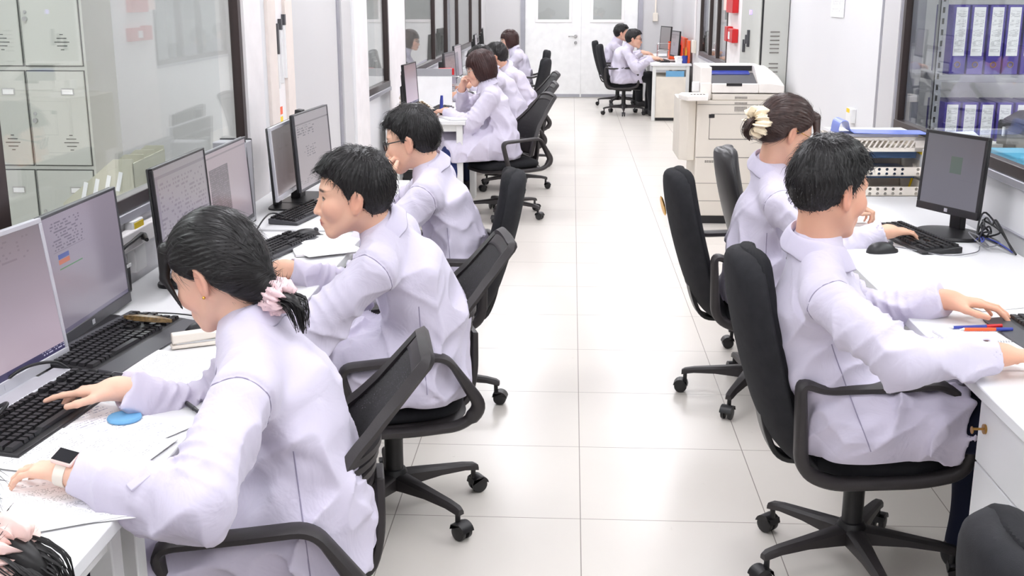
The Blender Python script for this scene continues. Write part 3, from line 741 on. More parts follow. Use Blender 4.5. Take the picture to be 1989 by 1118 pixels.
# ------------------------------------------------------------------ screens
M['scr_desktop'] = screen_mat('screen_desktop', (150, 138, 146), (222, 200, 216), 0.95, 'desktop')
M['scr_sheet'] = screen_mat('screen_sheet', (172, 160, 176), (150, 142, 158), 0.95, 'sheet')
M['scr_table'] = screen_mat('screen_table', (158, 152, 158), (170, 160, 172), 0.9, 'table')
M['scr_column'] = screen_mat('screen_column', (190, 174, 182), (184, 170, 182), 0.9, 'column')
M['scr_blank'] = screen_mat('screen_blank', (150, 144, 144), (132, 116, 116), 0.9, 'blank')
M['scr_form'] = screen_mat('screen_form', (170, 164, 170), (176, 166, 172), 0.9, 'form')
M['scr_green'] = screen_mat('screen_green', (118, 116, 124), (132, 130, 140), 0.85, 'green')
def monitor(x, y, zc, w, h, ang, label, body='black', scr='scr_table', stand='tee', group=None, bez=0.010, chin=0.022, cat='monitor', base_z=0.75, logo=True, stand_mat=None, tilt=0.06):
    """screen centre height zc; local screen faces -Y"""
    t = thing('computer_monitor', label, cat, (x, y, base_z), math.radians(ang), group)
    z0 = zc - h / 2 - base_z; z1 = z0 + h
    R = Matrix.Translation((0, 0, (z0 + z1) / 2)) @ Matrix.Rotation(-tilt, 4, 'X') @ Matrix.Translation((0, 0, -(z0 + z1) / 2))
    mb = MB(); hw = w / 2
    def b(a, c): mb.box([(a[i] + c[i]) / 2 for i in range(3)], [abs(c[i] - a[i]) for i in range(3)], mat=None)
    b((-hw, -0.012, z0), (hw, 0.0, z0 + chin)); b((-hw, -0.012, z1 - bez), (hw, 0.0, z1)); b((-hw, -0.012, z0 + chin), (-hw + bez, 0, z1 - bez)); b((hw - bez, -0.012, z0 + chin), (hw, 0, z1 - bez))
    mb.v = [tuple(R @ Vector(p)) for p in mb.v]
    bz = mb.build('bezel', body, t, bevel=0.0015)
    mb = MB(); b((-hw, 0.0, z0), (hw, 0.010, z1)); b((-hw * 0.8, 0.010, z0 + h * 0.1), (hw * 0.8, 0.024, z0 + h * 0.85)); b((-hw * 0.45, 0.024, z0 + h * 0.2), (hw * 0.45, 0.045, z0 + h * 0.75))
    mb.v = [tuple(R @ Vector(p)) for p in mb.v]
    mb.build('back_cover', stand_mat or 'black', t, bevel=0.006)
    mb = MB(); mb.quad([R @ Vector(p) for p in ((-hw + bez, -0.009, z0 + chin), (hw - bez, -0.009, z0 + chin), (hw - bez, -0.009, z1 - bez), (-hw + bez, -0.009, z1 - bez))])
    mb.build('screen', scr, t)
    if logo:
        mb = MB(); mb.box((0, -0.0125, z0 + chin * 0.5), (0.016, 0.001, 0.013)); mb.v = [tuple(R @ Vector(p)) for p in mb.v]
        mb.build('badge', 'silver', t)
    sm = stand_mat or 'black'
    if stand == 'tee':
        mb = MB(); mb.tube([(0, 0.05, 0.005), (0, 0.06, (z0 + z1) / 2 - 0.02), (0, 0.03, (z0 + z1) / 2)], 1.0, prof=[(-0.012, -0.03), (0.012, -0.03), (0.012, 0.03), (-0.012, 0.03)], up=(0, 1, 0)); mb.build('neck', sm, t, bevel=0.003)
        MB().prism([superpt(0.115, 0.075, 2 * PI * j / 32, 4) for j in range(32)], 0.0, 0.012, Matrix.Translation((0, 0.0, 0))).build('base', sm, t, bevel=0.003)
    if stand == 'round':
        mb = MB(); mb.tube([(0, 0.045, 0.02), (0, 0.045, z0 + h * 0.4)], 1.0, prof=[(-0.014, -0.028), (0.014, -0.028), (0.014, 0.028), (-0.014, 0.028)], up=(0, 1, 0)); mb.build('neck', sm, t, bevel=0.003)
        mb = MB(); mb.lathe([(0.001, 0.0), (0.12, 0.0), (0.125, 0.006), (0.12, 0.014), (0.06, 0.022), (0.04, 0.026), (0.001, 0.027)], 40, Matrix.Translation((0, 0.01, 0)) @ Matrix.Diagonal((1.1, 0.9, 1, 1))); mb.build('base', sm, t, smooth=40)
    if stand == 'bar':
        mb = MB(); mb.tube([(0, 0.075, 0.01), (0, 0.05, z1 - 0.0)], [1.35, 0.9], prof=[(-0.016, -0.03), (0.016, -0.03), (0.016, 0.03), (-0.016, 0.03)], up=(0, 1, 0)); mb.build('neck', sm, t, bevel=0.003)
        MB().bb((-0.15, -0.08, 0.0), (0.15, 0.12, 0.014)).build('base', sm, t, bevel=0.005)
    return t
GM = 'monitors along the left window'
# left monitors face +X: local -Y -> +X means rotate by +90
monitor(-1.295, 2.36, 0.934, 0.54, 0.35, 84, 'silver monitor with a pale pink desktop, at the left edge above the typing hands', 'silver', 'scr_desktop', 'tee', GM, 0.012, 0.026, stand_mat='silver', tilt=0.12)
monitor(-1.305, 2.885, 0.928, 0.54, 0.34, 90, 'dark framed monitor showing a list with blue and orange bars, above the wide black keyboard', 'darkgrey', 'scr_sheet', 'tee', GM, 0.008, 0.03)
monitor(-1.21, 3.44, 0.975, 0.48, 0.335, 90, 'black thin framed monitor with a table, behind the head of the ponytailed woman', 'black', 'scr_table', 'tee', GM, 0.007, 0.016)
monitor(-1.255, 4.06, 0.945, 0.51, 0.315, 90, 'monitor with a dark vertical text column, next to the small grey computer', 'darkgrey', 'scr_column', 'tee', GM, 0.007, 0.016, stand_mat='grey')
monitor(-1.20, 4.73, 0.965, 0.51, 0.30, 90, 'silver framed monitor with an empty brownish screen beside the grey computer', 'silver', 'scr_blank', 'tee', GM, 0.014, 0.02)
monitor(-1.13, 4.91, 0.985, 0.50, 0.325, 86, 'black monitor with a form on screen, standing on a flat rectangular base', 'darkgrey', 'scr_form', 'bar', GM, 0.006, 0.012, logo=False)
monitor(-1.20, 8.50, 0.985, 0.44, 0.31, 86, 'black monitor seen nearly edge on beside the chin-resting woman', 'black', 'scr_desktop', 'tee', GM, 0.007, 0.014, logo=False)
monitor(-1.06, 9.98, 1.0, 0.44, 0.30, 84, 'dark monitor turned to the aisle beyond the paper sheets of the far left row', 'darkgrey', 'scr_table', 'tee', GM, 0.007, 0.014, logo=False)
monitor(-1.12, 11.3, 1.0, 0.50, 0.31, 88, 'monitor with a pale list in the far left row, behind the red box', 'darkgrey', 'scr_column', 'tee', GM, 0.007, 0.014, logo=False)
monitor(-1.14, 13.7, 1.02, 0.50, 0.32, 92, 'black monitor in the far left row, nearer of the two by the farthest woman', 'black', 'scr_form', 'tee', GM, 0.01, 0.016, logo=False)
monitor(-1.13, 14.7, 1.05, 0.50, 0.34, 94, 'black monitor in the far left row, farther of the two by the farthest woman', 'black', 'scr_blank', 'tee', GM, 0.01, 0.016, logo=False)
GN = 'monitors along the right wall'
monitor(1.425, 4.27, 0.985, 0.31, 0.30, -64, 'square black monitor with a green square on a grey screen, on the right desk', 'black', 'scr_green', 'round', GN, 0.012, 0.028)
monitor(1.40, 15.75, 0.99, 0.42, 0.34, -80, 'black monitor facing the man with glasses at the far right desk', 'black', 'scr_form', 'tee', GN, 0.012, 0.02, logo=False)
monitor(1.36, 16.9, 1.02, 0.42, 0.34, -74, 'black monitor at the desk next to the double door', 'black', 'scr_blank', 'tee', GN, 0.012, 0.02, logo=False)

# small grey computer between two monitors
t = thing('desktop_computer', 'slim grey desktop computer standing between two monitors by the window', 'computer', (-1.27, 4.345, 0.755), math.radians(90))
MB().bb((-0.045, -0.02, 0.006), (0.045, 0.23 - 0.12, 0.325)).build('case', 'grey', t, bevel=0.004)
MB().bb((0.045, -0.018, 0.0), (0.056, 0.108, 0.33)).build('side_panel', 'black', t, bevel=0.003)
mb = MB(); mb.tube(rpoly([(0.056, 0.02, 0.25), (0.09, 0.02, 0.25), (0.10, 0.02, 0.20), (0.10, 0.02, 0.05)], 0.02), 0.009); mb.build('cable_arm', 'black', t, smooth=40)

# ------------------------------------------------------------------ keyboards and mice
def keyboard(x, y, ang, label, w=0.44, d=0.14, wrist=0.0, top='black', z=0.75, split=0.0, group='keyboards on the desks', back=0.0):
    """local x along the keys, -y to the typist"""
    t = thing('keyboard', label, 'keyboard', (x, y, z), math.radians(ang), group)
    mb = MB(); sl = 0.05
    prof = [(-d / 2, 0.002), (-d / 2, 0.012), (d / 2, 0.024), (d / 2, 0.002)]
    mb.ring_loft([[(-w / 2, a, b) for a, b in prof], [(w / 2, a, b) for a, b in prof]])
    mb.build('case', top, t, bevel=0.003)
    if back:
        MB().bb((-w / 2, d / 2, 0.004), (w / 2, d / 2 + back, 0.026)).build('top_panel', 'silver' if back > 0.04 else 'darkgrey', t, bevel=0.004)
    if wrist:
        mb = MB(); mb.ring_loft([[(sx * (w / 2 - 0.004), a, b) for a, b in ((-d / 2 - wrist, 0.002), (-d / 2 - wrist, 0.007), (-d / 2 + 0.004, 0.013), (-d / 2 + 0.004, 0.002))] for sx in (-1, 1)])
        mb.build('wrist_rest', 'darkgrey', t, bevel=0.003)
    ks = MB(); pitch = 0.019
    for r in range(6):
        yy = d / 2 - 0.014 - r * (d - 0.022) / 6 - (0.004 if r else 0)
        zz = 0.012 + 0.012 * (yy + d / 2) / d
        xx = -w / 2 + 0.008; wr = w - 0.016
        gaps = [0.64 * wr, 0.80 * wr]
        p = 0.0; i = 0
        while p < wr - 0.012:
            kw = pitch - 0.003
            if r == 5 and 0.2 * wr < p < 0.24 * wr: kw = 0.3 * wr
            elif r > 1 and i == 0: kw = pitch * (1.2 + 0.2 * r) - 0.003
            skip = False
            if gaps[0] < p + kw * 0.5 < gaps[0] + 0.008 or gaps[1] < p + kw * 0.5 < gaps[1] + 0.008: skip = True
            if r in (3,) and gaps[0] < p < gaps[1]: skip = True
            if not skip:
                ks.box((xx + p + kw / 2, yy, zz + 0.004), (kw, (d - 0.022) / 6 - 0.003, 0.008), taper=0.82)
            p += kw + 0.003; i += 1
    ks.build('keys', 'key', t)
    return t
def mouse(x, y, ang, label, z=0.75, s_=1.0, group='computer mice on the desks'):
    t = thing('computer_mouse', label, 'mouse', (x, y, z), math.radians(ang), group)
    mb = MB(); rings = []
    for i in range(11):
        v = -1 + 2 * i / 10; hw = 0.030 * s_ * max(0.12, (1 - abs(v) ** 3.2)) ** 0.5; hz = 0.036 * s_ * max(0.1, 1 - abs(v + 0.12) ** 2.6) ** 0.6
        rings.append([(hw * math.cos(a) * (1.0 if math.sin(a) > 0 else 1), v * 0.056 * s_, max(0.0, hz * math.sin(a))) for a in [PI * k / 12 for k in range(13)]] + [(hw * 0.5, v * 0.056 * s_, 0.0), (-hw * 0.5, v * 0.056 * s_, 0.0)])
    mb.ring_loft(rings); mb.build('shell', 'black', t, smooth=50)
    w_ = MB(); w_.cyl((-0.004, 0.03 * s_, 0.028 * s_), (0.004, 0.03 * s_, 0.028 * s_), 0.009, n=12); w_.build('wheel', 'darkgrey', t, smooth=40)
    return t
keyboard(-1.118, 2.245, 84, 'black keyboard with a silver top panel under the typing hands at the left edge', 0.47, 0.15, 0, 'black', back=0.05)
keyboard(-1.165, 2.755, 82, 'wide black keyboard with a wrist rest below the list screen', 0.46, 0.15, 0.055, 'black', back=0.018)
keyboard(-1.035, 3.90, 76, 'grey-black keyboard beside the blank papers of the man with the dark fringe', 0.40, 0.13, 0, 'darkgrey')
keyboard(-1.085, 4.53, 80, 'slim black keyboard in front of the monitor with the flat base', 0.44, 0.125, 0, 'darkgrey', 0.755)
keyboard(-1.02, 8.92, 85, 'black keyboard on the desk of the chin-resting woman', 0.44, 0.13)
keyboard(1.262, 4.17, -79, 'black keyboard under the hand of the woman with the cream hair tie', 0.46, 0.15)
keyboard(1.23, 15.75, -84, 'black keyboard under the hands of the man with glasses at the far right', 0.44, 0.13)
mouse(-0.965, 2.86, -75, 'black mouse on the desk next to the cream stapler')
mouse(-0.975, 4.10, -60, 'black mouse above the blank papers, in front of the man with the dark fringe', s_=1.05)
mouse(1.105, 3.97, -70, 'black mouse beside the keyboard of the woman with the cream hair tie', s_=1.05)
mouse(-0.94, 8.46, 80, 'black mouse under the right hand of the chin-resting woman')

keyboard(1.292, 2.86, -88, 'black keyboard with a grey wrist rest at the right picture edge', 0.50, 0.15, 0.055, 'black', back=0.018)
# ------------------------------------------------------------------ papers and small things on the desks
def sheet(x, y, ang, label, w=0.21, l=0.297, m='printed', z=0.75, n=1, curl=0.004, group='paper sheets on the desks', name='paper_sheet'):
    mb = MB(); N = 6
    for k in range(n + 1):
        zz = 0.0006 + k * 0.0006
    th = 0.0006 * n + 0.0004
    rings = []
    for i in range(N + 1):
        u = -0.5 + i / N; c_ = curl * (2 * abs(u)) ** 3 * (1 if u > 0 else 0.3)
        rings.append([(-w / 2, u * l, c_ + 0.0003), (w / 2, u * l, c_ + 0.0003), (w / 2, u * l, c_ + th), (-w / 2, u * l, c_ + th)])
    mb.slot(0).ring_loft(rings)
    # printed face with uv
    for f in range(N):
        a, b = rings[f], rings[f + 1]
        e = 0.0002
        mb.slot(1).quad([(a[3][0], a[3][1], a[3][2] + e), (a[2][0], a[2][1], a[2][2] + e), (b[2][0], b[2][1], b[2][2] + e), (b[3][0], b[3][1], b[3][2] + e)], [(0, f / N), (1, f / N), (1, (f + 1) / N), (0, (f + 1) / N)])
    o = mb.build(name, ['paper', m], None, (x, y, z), (0, 0, math.radians(ang)))
    return tag(o, label, 'paper', group)
sheet(-0.965, 2.17, 62, 'printed sheet of small handwriting under the left forearm of the ponytailed woman', 0.21, 0.297, 'notes', z=0.751)
sheet(-0.955, 2.04, 80, 'sheet with a printed list beside the watch arm of the ponytailed woman', 0.21, 0.297, 'printed', z=0.7525)
sheet(-0.885, 1.83, 18, 'sheet with a printed table at the corner of the desk below the watch', 0.24, 0.21, 'printed_table', z=0.751)
sheet(-0.905, 1.80, 28, 'lower of the two table sheets at the desk corner, its curled edge showing', 0.24, 0.19, 'printed', z=0.7525)
sheet(-0.955, 2.545, 84, 'pale printed sheet between the wide keyboard and the stapler', 0.297, 0.21, 'printed', z=0.7508)
sheet(-0.895, 3.95, 20, 'stack of white papers in front of the man with the dark fringe', 0.21, 0.297, 'paper', z=0.751, n=12, name='paper_stack')
sheet(-0.87, 3.90, 33, 'white sheet lying skewed on the stack of papers', 0.21, 0.25, 'paper', z=0.7595)
o = sheet(-0.83, 8.36, 24, 'grey folder with a white sheet at the desk edge before the chin-resting woman', 0.22, 0.31, 'paper', z=0.751, n=20, name='paper_folder')
sheet(1.20, 15.50, 10, 'printed sheet on the far right desk in front of the man with glasses', 0.21, 0.297, 'printed', z=0.751)
sheet(1.25, 3.30, -70, 'white sheet under the far hand of the man at the right edge', 0.16, 0.2, 'paper', z=0.751)
sheet(0.97 + 0.19, 4.60, -80, 'white sheet near the far hand of the woman with the cream hair tie', 0.21, 0.297, 'paper', z=0.751)

# stapler
t = thing('stapler', 'cream stapler lying on the papers next to the black mouse', 'stapler', (-0.965, 2.75, 0.7515), math.radians(-63))
mb = MB(); mb.box((0, 0, 0.006), (0.028, 0.115, 0.010)); mb.build('base', 'cream', t, bevel=0.003)
mb = MB(); mb.ring_loft([[(-0.016, -0.055, 0.014), (0.016, -0.055, 0.014), (0.014, -0.055, 0.040), (-0.014, -0.055, 0.040)], [(-0.016, 0.03, 0.018), (0.016, 0.03, 0.018), (0.014, 0.03, 0.042), (-0.014, 0.03, 0.042)], [(-0.013, 0.062, 0.020), (0.013, 0.062, 0.020), (0.011, 0.062, 0.034), (-0.011, 0.062, 0.034)]])
mb.build('top_arm', 'cream', t, bevel=0.004)
MB().box((0, 0.005, 0.0135), (0.018, 0.10, 0.006)).build('magazine', 'steel', t)
# brown strip on the keyboard
mb = MB(); rings = []
for i in range(9):
    v = -1 + 2 * i / 8; hw = 0.013 * (1 - abs(v) ** 3) + 0.002
    rings.append([(-hw, v * 0.07, 0.0), (hw, v * 0.07, 0.0), (hw * 0.6, v * 0.07, 0.008 + 0.004 * (1 - v * v)), (-hw * 0.6, v * 0.07, 0.008 + 0.004 * (1 - v * v))])
mb.ring_loft(rings)
o = mb.build('hair_clip', 'brown', None, (-1.13, 2.875, 0.783), (0.03, 0, math.radians(-8 + 90)), smooth=40); tag(o, 'mottled brown strip lying across the keys of the wide keyboard', 'hair clip')
# phone under the right hand, spiral notebook and pens on the right desk
t = thing('mobile_phone', 'dark phone in a white case lying by the corner of the wide keyboard', 'phone', (-1.075, 2.44, 0.7508), math.radians(-20))
MB().bb((-0.036, -0.075, 0), (0.036, 0.075, 0.008)).build('case', 'white', t, bevel=0.003)
MB().bb((-0.031, -0.07, 0.008), (0.031, 0.07, 0.0086)).build('screen', 'lens', t)
t = thing('spiral_notebook', 'open spiral notebook under the forearm of the man at the right', 'notebook', (1.075, 2.87, 0.7508), math.radians(-83))
for k, sy in ((0, -1), (1, 1)):
    mb = MB(); mb.slot(0).bb((-0.08, 0.004 if sy > 0 else -0.125, 0), (0.08, 0.125 if sy > 0 else -0.004, 0.006)); a, b = (0.004, 0.125) if sy > 0 else (-0.125, -0.004)
    mb.slot(1).quad([(-0.08, a, 0.0063), (0.08, a, 0.0063), (0.08, b, 0.0063), (-0.08, b, 0.0063)])
    mb.v = [(p[1], p[0], p[2]) for p in mb.v]
    mb.build('page_block', ['paper', 'notes'], t)
mb = MB()
for k in range(22):
    x = -0.075 + k * 0.15 / 21
    mb.tube([(0.006 * math.cos(a), x, 0.005 + 0.006 * math.sin(a)) for a in [2 * PI * j / 10 for j in range(10)]], 0.0008, n=5, loop=True)
mb.build('spiral_binding', 'steel', t)
def pen(x, y, z, ang, body, label, cap='white', l=0.14):
    t = thing('pen', label, 'pen', (x, y, z), math.radians(ang))
    MB().tube([(0, -l / 2, 0.005), (0, l / 2 - 0.02, 0.005)], 0.0045, n=10).build('barrel', body, t, smooth=40)
    MB().tube([(0, l / 2 - 0.045, 0.005), (0, l / 2, 0.005)], 0.0052, n=10).build('cap', cap, t, smooth=40)
    MB().tube([(0, -l / 2 - 0.012, 0.005), (0, -l / 2, 0.005)], [0.001, 0.0042], n=10).build('tip', 'steel', t, smooth=40)
pen(1.105, 3.0, 0.7573, -80, 'blue', 'blue pen with a red cap lying above the spiral notebook', 'red')
pen(1.125, 2.975, 0.7573, -87, 'orange', 'orange and blue pen lying closest to the spiral binding', 'blue', 0.13)

# cables and adapters
def cable(name, pts, r, label, m='rubber', cat='cable', group='cables on the desks'):
    o = MB().tube(smoothpath(pts, 8), r, n=8).build(name, m, None, smooth=60)
    return tag(o, label, cat, group)
cable('power_cable', [(-1.36, 3.05, 0.755), (-1.345, 3.12, 0.82), (-1.34, 3.24, 0.885), (-1.345, 3.36, 0.895), (-1.35, 3.44, 0.90)], 0.006, 'black power cable rising from the desk to the left wall socket')
t = thing('power_plug', 'black plug pushed into the white wall socket behind the monitors', 'plug', (-1.368, 3.46, 0.89), 0)
MB().tube([(-0.02, 0.0, 0.0), (0.02, -0.005, 0.0), (0.05, -0.06, 0.0)], [0.014, 0.012, 0.006], n=12).build('body', 'black', t, smooth=40)
t = thing('power_adapter', 'black adapter with a white tag hanging behind the list monitor', 'adapter', (-1.345, 3.26, 0.752), 0)
MB().box((0, 0, 0.045), (0.03, 0.055, 0.09)).build('body', 'black', t, bevel=0.008)
MB().box((0.016, 0.01, 0.086), (0.003, 0.03, 0.01)).build('tag', 'white', t)
t = thing('wall_socket', 'white wall socket box with a yellow label behind the left monitors', 'socket', (XL, 3.45, 0.79), 0)
MB().bb((0, -0.045, -0.01), (0.03, 0.045, 0.155)).build('box', 'white', t, bevel=0.004)
MB().bb((0.03, -0.035, 0.125), (0.0315, 0.04, 0.148)).build('label', 'yellow', t)
cable('monitor_cable', [(-1.30, 2.33, 0.755), (-1.25, 2.40, 0.80), (-1.20, 2.46, 0.80), (-1.19, 2.52, 0.757), (-1.28, 2.60, 0.757)], 0.004, 'black cable looping below the corner of the silver monitor')
cable('monitor_cable', [(-1.2, 2.10, 0.757), (-1.17, 2.17, 0.80), (-1.21, 2.22, 0.78), (-1.24, 2.2, 0.757)], 0.004, 'black cable curl at the left edge under the silver monitor')
cable('keyboard_cable', [(-1.10, 4.40, 0.7575), (-1.16, 4.33, 0.80), (-1.17, 4.22, 0.80), (-1.19, 4.15, 0.757)], 0.003, 'thin cable looping from the slim keyboard to the grey computer')
cable('mouse_cable', [(-0.985, 2.90, 0.757), (-1.02, 2.99, 0.757), (-1.1, 3.03, 0.757), (-1.2, 3.04, 0.757)], 0.002, 'thin mouse cable crossing behind the wide keyboard')
cable('mouse_cable', [(1.12, 4.03, 0.757), (1.18, 4.02, 0.757), (1.30, 3.90, 0.757), (1.42, 3.95, 0.757), (1.47, 4.05, 0.757)], 0.002, 'grey mouse cable curving in front of the keyboard on the right desk', 'greycable')
for k in range(5):
    r0 = random.Random(k)
    pts = [(1.50 + r0.uniform(-0.03, 0.03), 4.14 + r0.uniform(-0.04, 0.04), 0.758)]
    for j in range(5): pts.append((1.49 + r0.uniform(-0.05, 0.06), 4.06 + r0.uniform(-0.09, 0.10), 0.765 + r0.uniform(0, 0.10 if k < 3 else 0.03)))
    pts.append((1.55, 3.92 + r0.uniform(-0.03, 0.03), 0.757))
    cable('monitor_cable', pts, 0.0035 if k < 3 else 0.0025, ['thick black cable loop behind the square monitor', 'black cable arching highest behind the square monitor', 'black cable trailing to the wall from the square monitor', 'blue cable in the tangle behind the square monitor', 'thin grey cable in the tangle behind the square monitor'][k], ['rubber', 'rubber', 'rubber', 'blue', 'greycable'][k])
t = thing('wall_socket', 'white socket box with a yellow label on the right wall beside the file trays', 'socket', (XR, 5.17, 0.83), 0)
MB().bb((-0.03, -0.055, 0.0), (0, 0.055, 0.135)).build('box', 'white', t, bevel=0.004)
MB().bb((-0.0315, -0.03, 0.108), (-0.03, 0.05, 0.128)).build('label', 'yellow', t)
t = thing('power_plug', 'white round plug with a yellow cable hanging below the right socket', 'plug', (1.578, 5.225, 0.855), 0)
MB().tube([(0.02, 0, 0.01), (-0.025, 0.0, 0.01)], [0.02, 0.024], n=16).build('body', 'cream', t, smooth=40)
MB().tube(smoothpath([(-0.01, 0, 0.0), (-0.016, 0.0, -0.03), (-0.014, 0.06, -0.10)], 6), 0.005, n=8).build('cable', 'yellow', t, smooth=40)
# ------------------------------------------------------------------ implicit-surface bodies
A_ = lambda *v: np.array(v, dtype=float)
def nrm(v): v = np.asarray(v, float); return v / (np.linalg.norm(v) + 1e-12)
def wob(P, f, s=0.0):
    """cheap smooth noise in about -1..1"""
    x, y, z = P[:, 0] * f + s, P[:, 1] * f + 1.7 * s, P[:, 2] * f - s
    return (np.sin(x + 1.3 * np.sin(1.31 * y + 0.7 * z + s)) * np.sin(y + 1.1 * np.sin(1.17 * z + 0.9 * x)) + np.sin(z + 1.2 * np.sin(1.23 * x - 0.8 * y))) * 0.55

class Prim:
    op = 'u'; k = 0.0
    def setop(s, op, k): s.op = op; s.k = k; return s
class RC(Prim):
    """capsule between a and b with changing radius, optional flat cut, optional cloth folds"""
    def __init__(s, a, b, r1, r2, cut=None, fold=None):
        s.a = np.asarray(a, float); s.b = np.asarray(b, float); s.r1 = r1; s.r2 = r2; s.cut = cut; s.fold = fold
        s.ba = s.b - s.a; s.L2 = float(s.ba @ s.ba) + 1e-12; s.c = (s.a + s.b) / 2; s.R = math.sqrt(s.L2) / 2 + max(r1, r2)
    def __call__(s, P):
        pa = P - s.a; h = np.clip(pa @ s.ba / s.L2, 0, 1)
        q = pa - h[:, None] * s.ba
        d = np.sqrt((q * q).sum(1)) - (s.r1 + (s.r2 - s.r1) * h)
        if s.fold is not None:
            amp, t0, tw, per, inner, ph = s.fold
            L = math.sqrt(s.L2); qq = q @ inner / (np.sqrt((q * q).sum(1)) + 1e-6)
            env = np.exp(-((h - t0) / tw) ** 2) * (0.45 + 0.55 * np.clip(qq, -0.6, 1))
            w_ = np.sin(2 * PI * (h * L / per) + ph + 1.6 * qq + 1.5 * wob(P, 14.0, ph))
            d = d - amp * env * (1 - np.abs(w_) ** 0.7 * 1.6 + 0.3)
        if s.cut is not None: d = np.maximum(d, (P - s.cut[0]) @ s.cut[1])
        return d
class EL(Prim):
    """ellipsoid with axes X (rows of R)"""
    def __init__(s, c, r, R=None):
        s.c = np.asarray(c, float); s.r = np.asarray(r, float); s.Rm = np.eye(3) if R is None else np.asarray(R, float); s.R = float(max(r))
    def __call__(s, P):
        q = (P - s.c) @ s.Rm.T
        k0 = np.sqrt(((q / s.r) ** 2).sum(1)) + 1e-9; k1 = np.sqrt(((q / s.r ** 2) ** 2).sum(1)) + 1e-9
        return k0 * (k0 - 1) / k1
class SEG(Prim):
    """elliptic torso segment from station 0 to station 1: (centre, half width, half depth)"""
    def __init__(s, s0, s1, lat):
        s.a, s.b = np.asarray(s0[0], float), np.asarray(s1[0], float); s.w = (s0[1], s1[1]); s.d = (s0[2], s1[2])
        s.ba = s.b - s.a; s.L2 = float(s.ba @ s.ba) + 1e-12; ax = nrm(s.ba); lat = nrm(lat - (lat @ ax) * ax); dep = np.cross(ax, lat)
        s.M = np.stack([lat, dep, ax]); s.c = (s.a + s.b) / 2; s.R = math.sqrt(s.L2) / 2 + max(s.w + s.d)
    def __call__(s, P):
        pa = P - s.a; h = np.clip(pa @ s.ba / s.L2, 0, 1); q = (pa - h[:, None] * s.ba) @ s.M.T
        ra = s.w[0] + (s.w[1] - s.w[0]) * h; rb = s.d[0] + (s.d[1] - s.d[0]) * h; rz = np.minimum(ra, rb) * 0.7
        r = np.stack([ra, rb, rz], 1)
        k0 = np.sqrt(((q / r) ** 2).sum(1)) + 1e-9; k1 = np.sqrt(((q / r ** 2) ** 2).sum(1)) + 1e-9
        return k0 * (k0 - 1) / k1
class FN(Prim):
    def __init__(s, f, c, R): s.f = f; s.c = np.asarray(c, float); s.R = R
    def __call__(s, P): return s.f(P)
def smin(a, b, k):
    if k <= 1e-6: return np.minimum(a, b)
    h = np.clip(0.5 + 0.5 * (b - a) / k, 0, 1); return b + (a - b) * h - k * h * (1 - h)
def smax(a, b, k): return -smin(-a, -b, k)
def combine(prims, P):
    d = np.full(len(P), 9.0)
    for p in prims:
        e = p(P)
        d = smin(d, e, p.k) if p.op == 'u' else (smax(d, -e, p.k) if p.op == 's' else smax(d, e, p.k))
    return d

